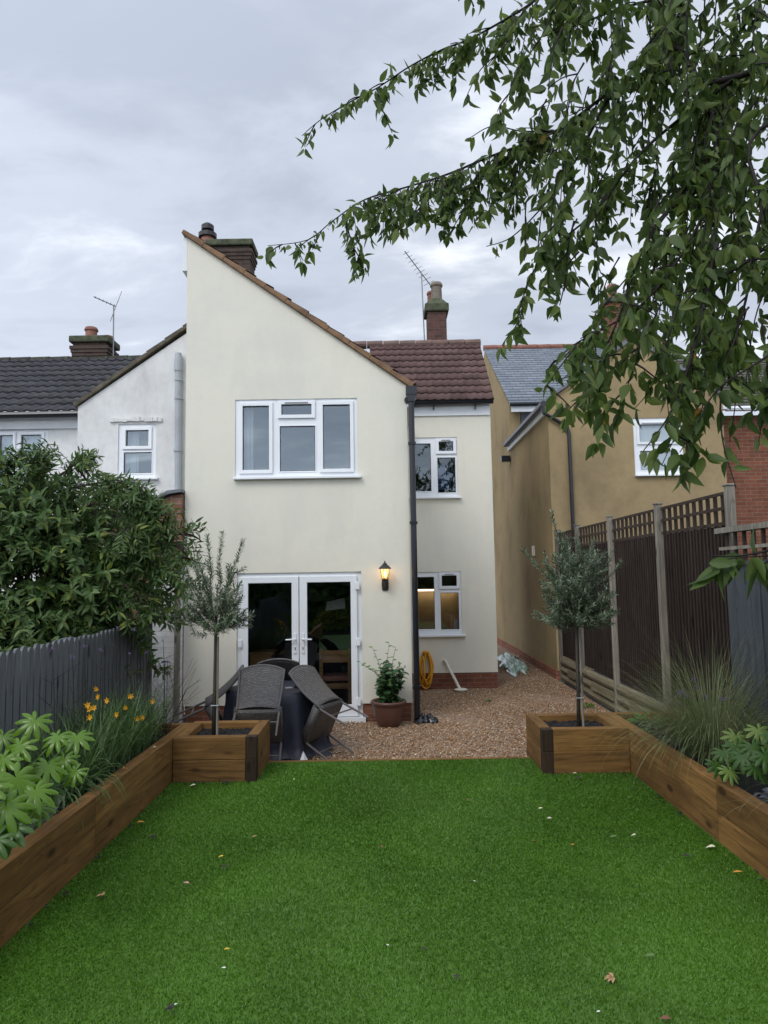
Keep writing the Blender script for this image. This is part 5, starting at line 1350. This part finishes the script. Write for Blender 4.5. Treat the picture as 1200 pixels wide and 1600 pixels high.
# the two long limbs to the left
branch([fork, (1290, 95, 3.1), (1200, 104, 3.2), (1150, 120, 3.25), (1093, 127, 3.3), (1058, 75, 3.4), (1000, 118, 3.5), (955, 142, 3.5), (868, 205, 3.6), (770, 243, 3.7), (700, 272, 3.8), (640, 291, 3.85), (570, 312, 3.9), (520, 345, 4.0), (480, 375, 4.05), (418, 384, 4.1)], .026, .002, 2.3, .34, 1.7, .22, .88)
branch([fork + Vector((0, 0, .6)), (1250, -120, 3.0), (1000, -60, 3.3), (880, -30, 3.4), (820, 12, 3.5), (740, 58, 3.6), (690, 78, 3.65), (640, 104, 3.7), (590, 137, 3.75), (545, 160, 3.8), (500, 188, 3.8), (472, 212, 3.8)], .013, .002, 2.0, .25, 1.7, .2, .88)
branch([(1093, 127, 3.3), (1120, 220, 3.2), (1100, 330, 3.2), (1050, 420, 3.2), (1000, 478, 3.2), (950, 510, 3.2), (895, 540, 3.2), (855, 578, 3.2)], .014, .003, 1.1, .3, 1.2)
branch([fork, (1300, 330, 2.9), (1200, 385, 2.9), (1150, 420, 2.9), (1090, 450, 2.9), (1030, 470, 2.9)], .02, .003, 1.2, .3, 1.2, .2)
branch([fork + Vector((-.2, 0, .2)), (1230, 180, 2.9), (1190, 330, 2.85), (1165, 470, 2.85), (1130, 590, 2.8), (1128, 680, 2.8), (1150, 762, 2.75)], .014, .002, .45, .26, .35)
branch([(1150, 120, 3.25), (1010, 230, 3.4), (930, 330, 3.5), (860, 390, 3.6), (825, 440, 3.6), (806, 512, 3.6)], .012, .002, .75, .26, .9)
branch([(1100, 260, 3.3), (1010, 380, 3.3), (965, 500, 3.2), (925, 590, 3.2), (895, 645, 3.2)], .012, .002, .7, .26, .8)
branch([(1120, 380, 2.9), (1085, 540, 2.8), (1050, 640, 2.75), (1005, 705, 2.7)], .012, .002, .6, .26, .8)
branch([fork, (1320, 800, 2.2), (1230, 850, 2.2), (1160, 868, 2.2), (1105, 868, 2.2)], .012, .002, .25, .16, .85, .6, 1.15)
branch([(955, 142, 3.5), (900, 250, 3.6), (850, 320, 3.7), (800, 370, 3.8), (760, 385, 3.8)], .01, .002, .9, .28, .9)
branch([(780, 240, 3.7), (735, 310, 3.8), (700, 370, 3.85)], .007, .002, .8, .22, .8)
branch([(868, 205, 3.6), (815, 205, 3.6), (770, 197, 3.6), (735, 215, 3.6)], .006, .002, .6, .16, .8)
branch([(820, 12, 3.5), (790, 70, 3.5), (750, 110, 3.5), (725, 160, 3.5)], .006, .002, .5, .2, .7)
branch([(880, -30, 3.4), (850, 50, 3.4), (810, 110, 3.4), (790, 160, 3.4)], .006, .002, .6, .2, .8)
branch([(640, 291, 3.85), (615, 330, 3.9), (608, 375, 3.9)], .005, .002, .6, .15, .7)
branch([fork + Vector((0, 0, .8)), (1250, -80, 3.2), (1100, -20, 3.4), (980, 10, 3.5), (900, 40, 3.5), (840, 60, 3.6)], .02, .003, 1.4, .32, 1.2, .2)
branch([(1320, 500, 2.7), (1230, 540, 2.7), (1170, 575, 2.7), (1120, 610, 2.7), (1090, 660, 2.7)], .01, .002, .5, .24, .7)
branch([(1060, 75, 3.4), (1040, 20, 3.4), (1000, -40, 3.4)], .01, .003, 1.0, .3, 1.0)
branch([(740, 10, 3.5), (730, -30, 3.5), (760, -60, 3.5)], .005, .002, .6, .12, 1.0)
# hanging sprays filling the right-hand mass
def ylim(x): return np.interp(x, [700, 780, 850, 900, 950, 1010, 1060, 1120, 1300], [330, 420, 430, 560, 620, 660, 640, 600, 640])
k_ = 0
while k_ < 160:
    x = 820 + 480*rnd.random()**.7; y = rnd.uniform(-80, 500); ln = rnd.uniform(70, 190)
    if y + ln > ylim(x): continue
    if y > 380 and rnd.random() < .4: continue
    d = rnd.uniform(2.9, 3.9); dx_ = rnd.uniform(-45, 15)
    branch([(x, y, d), (x+dx_*.6, y+ln*.35, d), (x+dx_, y+ln, d)], .006, .002, .55, .2, .9); k_ += 1
LB = [(868, 205), (770, 243), (700, 272), (640, 291), (570, 312), (520, 345)]; LA = [(900, -30), (820, 12), (740, 58), (690, 78), (640, 104), (590, 137), (545, 160)]
for ln_, n_, a_, b_ in ((LB, 40, 50, 125), (LA, 24, 35, 90)):
    xs_ = [q[0] for q in ln_][::-1]; ys_ = [q[1] for q in ln_][::-1]
    for _ in range(n_):
        x = xs_[0] + (xs_[-1]-xs_[0])*rnd.random()**.75; y = float(np.interp(x, xs_, ys_)); d = 3.9 - (x-520)/350*.3; f = .45 + .55*(x-xs_[0])/(xs_[-1]-xs_[0])
        dy = rnd.uniform(a_, b_)*f; dx_ = rnd.uniform(-30, 12)
        branch([(x, y, d), (x+dx_*.6, y+dy*.35, d+rnd.uniform(-.1, .1)), (x+dx_, y+dy, d+rnd.uniform(-.15, .15))], .004, .0015, .25, .12, 1.1, 0, .9)
for q in (((1010, 500), (985, 590), (960, 660)), ((940, 500), (900, 570), (870, 600)), ((1040, 520), (1020, 600), (990, 640)), ((1080, 540), (1070, 640), (1035, 725)), ((1100, 520), (1100, 620), (1080, 700)),
          ((1140, 520), (1150, 610), (1140, 690)), ((1190, 500), (1200, 600), (1185, 690)), ((985, 470), (955, 540), (925, 600)), ((1060, 470), (1040, 560), (1045, 650)), ((1170, 480), (1120, 540), (1075, 580)), ((900, 540), (870, 580), (848, 612)), ((1030, 480), (1000, 540), (960, 575)), ((1120, 500), (1090, 560), (1060, 600)), ((1210, 560), (1195, 620), (1165, 650))):
    branch([(x, y, 2.8) for x, y in q], .005, .0015, .7, .16, 1.2)
branch([(1260, 860, 2.2), (1200, 868, 2.2), (1150, 872, 2.2), (1100, 880, 2.2)], .005, .0015, .5, .12, 2.0, 0, 1.2)
# the crown above and beside the camera's view
for k_ in range(60):
    p = Vector((rnd.uniform(1.6, 5.2), rnd.uniform(.2, 4.6), rnd.uniform(4.7, 6.8)))
    q = p + Vector((rnd.uniform(-.8, .3), rnd.uniform(-.5, .5), rnd.uniform(-.5, -.1)))
    branch([p, (p+q)/2 + Vector((0, 0, .12)), q], .012, .003, 1.2, .35, 1.0)
for q in ((2.4, 1.5, 5.6), (3.2, 3.6, 6.0), (4.4, 2.2, 6.2), (2.0, 3.2, 5.4), (4.8, 3.5, 5.2)):
    wood.tube([fork, fork.lerp(Vector(q), .5)+Vector((0, 0, .2)), q], [.09, .05, .02], 8)
ij = [i for i in range(len(it)) if rnd.random() < .0016]; sj = set(ij)
leaves('crown', M['cherry_leaf'], ct, [q for i, q in enumerate(it) if i not in sj], 'ovate', .3)
leaves('autumn_leaves', M['cherry_autumn'], ct, [it[i] for i in ij], 'ovate', .3)
wood.build('branches', M['cherry_bark'], ct, smooth=True)
print('cherry leaves', len(it))

# ================================================================== behind the camera: unseen hedge added for the panes to reflect, and a shrub
hd = thing('unseen_hedge', 'tall unseen hedge added for its dark reflection in the panes', 'hedge', (0, -8, 0))
it = []
for _ in range(5200):
    x = rnd.uniform(-9, 9); z = rnd.uniform(-.2, 4.3)+.5*math.sin(x*1.3); y = -8 + rnd.uniform(-.5, .6)
    it.append((Vector((x, y, z)), rv(1), Vector((0, 1, .4))+rv(.7), .34, .2))
leaves('foliage', M['weed'], hd, it, 'ovate', .3)
mound('yellow_shrub', 'yellow leaved shrub near the hedge behind the lawn', (-1.9, -5.6, .0), .7, .5, .95, 400, .14, .08, 'yellow_shrub')
MB().box(-9, 9, -8.9, -8.3, -.2, 3.9).build('inner_growth', M['fatsia_dark'], hd)  # solid core of the added hedge

# ================================================================== FALLEN LEAVES
LC = {'tan': (.4, .24, .12), 'dark': (.03, .025, .02), 'yellow': (.6, .42, .04), 'orange': (.62, .27, .04), 'cream': (.65, .6, .42), 'white': (.75, .75, .7), 'green': (.1, .17, .05), 'brown': (.16, .07, .035), 'pink': (.45, .25, .2)}
LM = {k_: simple(k_+'_dry_leaf', v, .7, .25, 30) for k_, v in LC.items()}
fallen = [
 (160, 1399, 'tan', 1.1, 1, 'tan lobed leaf on the lawn near the left bed'), (296, 1380, 'pink', .8, 0, 'pinkish curled leaf on the left half of the lawn'),
 (345, 1356, 'dark', 1.1, 0, 'dark brown leaf just below the small yellow one'), (349, 1337, 'yellow', .7, 0, 'small bright yellow leaf on the left half of the lawn'),
 (236, 1307, 'dark', 1.1, 1, 'dark leaf on the lawn right of the left bed joint'), (214, 1286, 'orange', 1.1, 0, 'orange fallen petals beside the left sleepers'),
 (100, 1396, 'dark', 1.0, 1, 'dark curled leaf against the left sleepers'), (394, 1308, 'tan', .7, 0, 'tan leaf on the lawn in front of the left planter'),
 (350, 1484, 'yellow', .6, 0, 'pale yellow scrap of leaf in the near left lawn'), (353, 1512, 'white', .7, 0, 'white petal on the near left lawn'),
 (270, 1575, 'dark', .9, 1, 'dark leaf at the bottom left of the lawn'), (272, 1570, 'white', .5, 0, 'white fleck lying on the bottom left dark leaf'),
 (958, 1527, 'tan', 1.1, 1, 'large tan lobed leaf on the near right lawn'), (1023, 1491, 'green', .9, 0, 'yellow green leaf above the large tan lobed leaf'),
 (862, 1278, 'cream', .9, 0, 'brighter cream leaf in front of the right planter'), (841, 1263, 'cream', .7, 0, 'thin cream leaf in front of the right planter'),
 (898, 1320, 'orange', .8, 0, 'orange brown leaf on the right half of the lawn'), (994, 1304, 'cream', .7, 0, 'cream leaf on the lawn left of the right bed'),
 (954, 1308, 'green', .9, 0, 'curled green leaf on the right half of the lawn'), (1079, 1339, 'dark', 1.0, 0, 'dark twig like leaf near the right bed joint'),
 (1118, 1323, 'cream', 1.2, 0, 'cream leaf touching the right sleepers'), (1145, 1363, 'orange', 1.1, 0, 'orange leaf at the lawn edge near the right sleepers'),
 (1028, 1243, 'dark', 1.0, 1, 'dark debris against the far right sleepers'), (993, 1233, 'dark', 1.1, 0, 'long dark leaf by the corner of the right planter'),
 (593, 1322, 'brown', .7, 0, 'small brown leaf in the middle of the lawn'), (608, 1477, 'white', .5, 0, 'white fleck in the middle of the near lawn'),
 (658, 1482, 'dark', .6, 0, 'dark fleck just right of the middle white one'), (718, 1527, 'dark', .7, 0, 'dark leaf in the near middle of the lawn'),
 (743, 1377, 'white', .5, 0, 'white petal right of the lawn middle'), (1048, 1591, 'brown', .9, 0, 'brown leaf at the bottom right of the lawn'),
 (938, 1580, 'white', .6, 0, 'white petal below the large tan lobed leaf'), (830, 1313, 'brown', .6, 0, 'small brown leaf on the right of the lawn'),
 (902, 1209, 'cream', 1.0, 0, 'cream leaf at the foot of the right planter'), (908, 1215, 'dark', 1.1, 0, 'dark leaf at the foot of the right planter'),
 (352, 1222, 'dark', 1.3, 1, 'black leaf debris at the foot of the left planter'), (306, 1226, 'cream', 1.1, 0, 'pale scraps at the foot of the left planter'),
 (51, 1445, 'dark', .8, 1, 'black leaf touching the nearest left sleepers'), (458, 1217, 'white', .6, 0, 'white petal near the far left lawn corner'),
 (696, 1311, 'green', .8, 0, 'thin green leaf in the middle of the lawn'), (730, 1251, 'brown', .7, 0, 'brown leaf near the far end of the lawn'),
 (155, 1339, 'dark', 1.1, 1, 'dark leaf at the joint of the left sleepers'), (1160, 1300, 'dark', .1, 0, None),
]
lr = random.Random(4)
for (x, y, c_, s_, lob, lab) in fallen:
    if lab is None: continue
    p = gr(x, y, .028); a = lr.uniform(-.6, .6) + (math.pi if lr.random() < .5 else 0); items_ = []
    sz = .04*s_*(.6 if c_ == 'white' else 1)
    if lob:
        for k_ in range(5):
            an = a + (k_-2)*.6; items_.append((p, Vector((math.cos(an), math.sin(an), .12)), Vector((0, 0, 1)), sz*(1-.12*abs(k_-2)), sz*.42))
    else: items_.append((p, Vector((math.cos(a), math.sin(a), lr.uniform(0, .25))), Vector((lr.uniform(-.4, .4), -.3, 1)), sz*1.3, sz*.55))
    o = leaves('fallen_leaf' if c_ not in ('white',) else 'fallen_petal', LM[c_], None, items_, 'ovate', .35, loc=tuple(p))
    tag(o, lab, 'leaf' if c_ != 'white' else 'petal', 'leaves scattered on the lawn')
for (x, y, c_, lab) in ((190, 1201, 'orange', 'orange petal on top of the left sleeper, farther of two'), (172, 1213, 'orange', 'orange petal on top of the left sleeper, nearer of two'), (238, 1168, 'cream', 'dry cream scraps on the left sleeper by its planter'), (141, 1231, 'yellow', 'yellow petal on the inner edge of the left sleeper')):
    p = gr(x, y, .403); o = leaves('fallen_petal', LM[c_], None, [(p, Vector((1, .2, .05)), Vector((0, 0, 1)), .05, .02), (p + Vector((.01, .01, 0)), Vector((.4, 1, .1)), Vector((0, 0, 1)), .03, .014)], 'ovate', .2, loc=tuple(p))
    tag(o, lab, 'petal', 'petals on the sleepers')

# crumbs of soil and leaf caught along the foot of the timbers
it = []
for _ in range(420):
    q = lr.random()
    if q < .3: x, y = lr.uniform(-1.95, -1.25), 6.6 - abs(lr.gauss(0, .04))
    elif q < .5: x, y = lr.uniform(1.5, 2.2), 6.7 - abs(lr.gauss(0, .04))
    elif q < .72: x, y = -1.965 + abs(lr.gauss(0, .04)), lr.uniform(3.2, 6.6)
    elif q < .95: x, y = 2.24 - abs(lr.gauss(0, .05)), lr.uniform(3.2, 6.7)
    else: x, y = lr.uniform(-1.9, 2.2), lr.uniform(3, 7)
    z_ = lr.uniform(.008, .022); ll = lr.uniform(.005, .018) if lr.random() < .9 else .03
    it.append(((x, y, z_), (lr.uniform(-1, 1), lr.uniform(-1, 1), .15), (0, 0, 1), ll, ll*.6))
tag(leaves('leaf_debris', LM['dark'], None, it, 'ovate', .3), 'dark crumbs of soil and leaf along the foot of the sleepers', 'debris', kind='stuff')
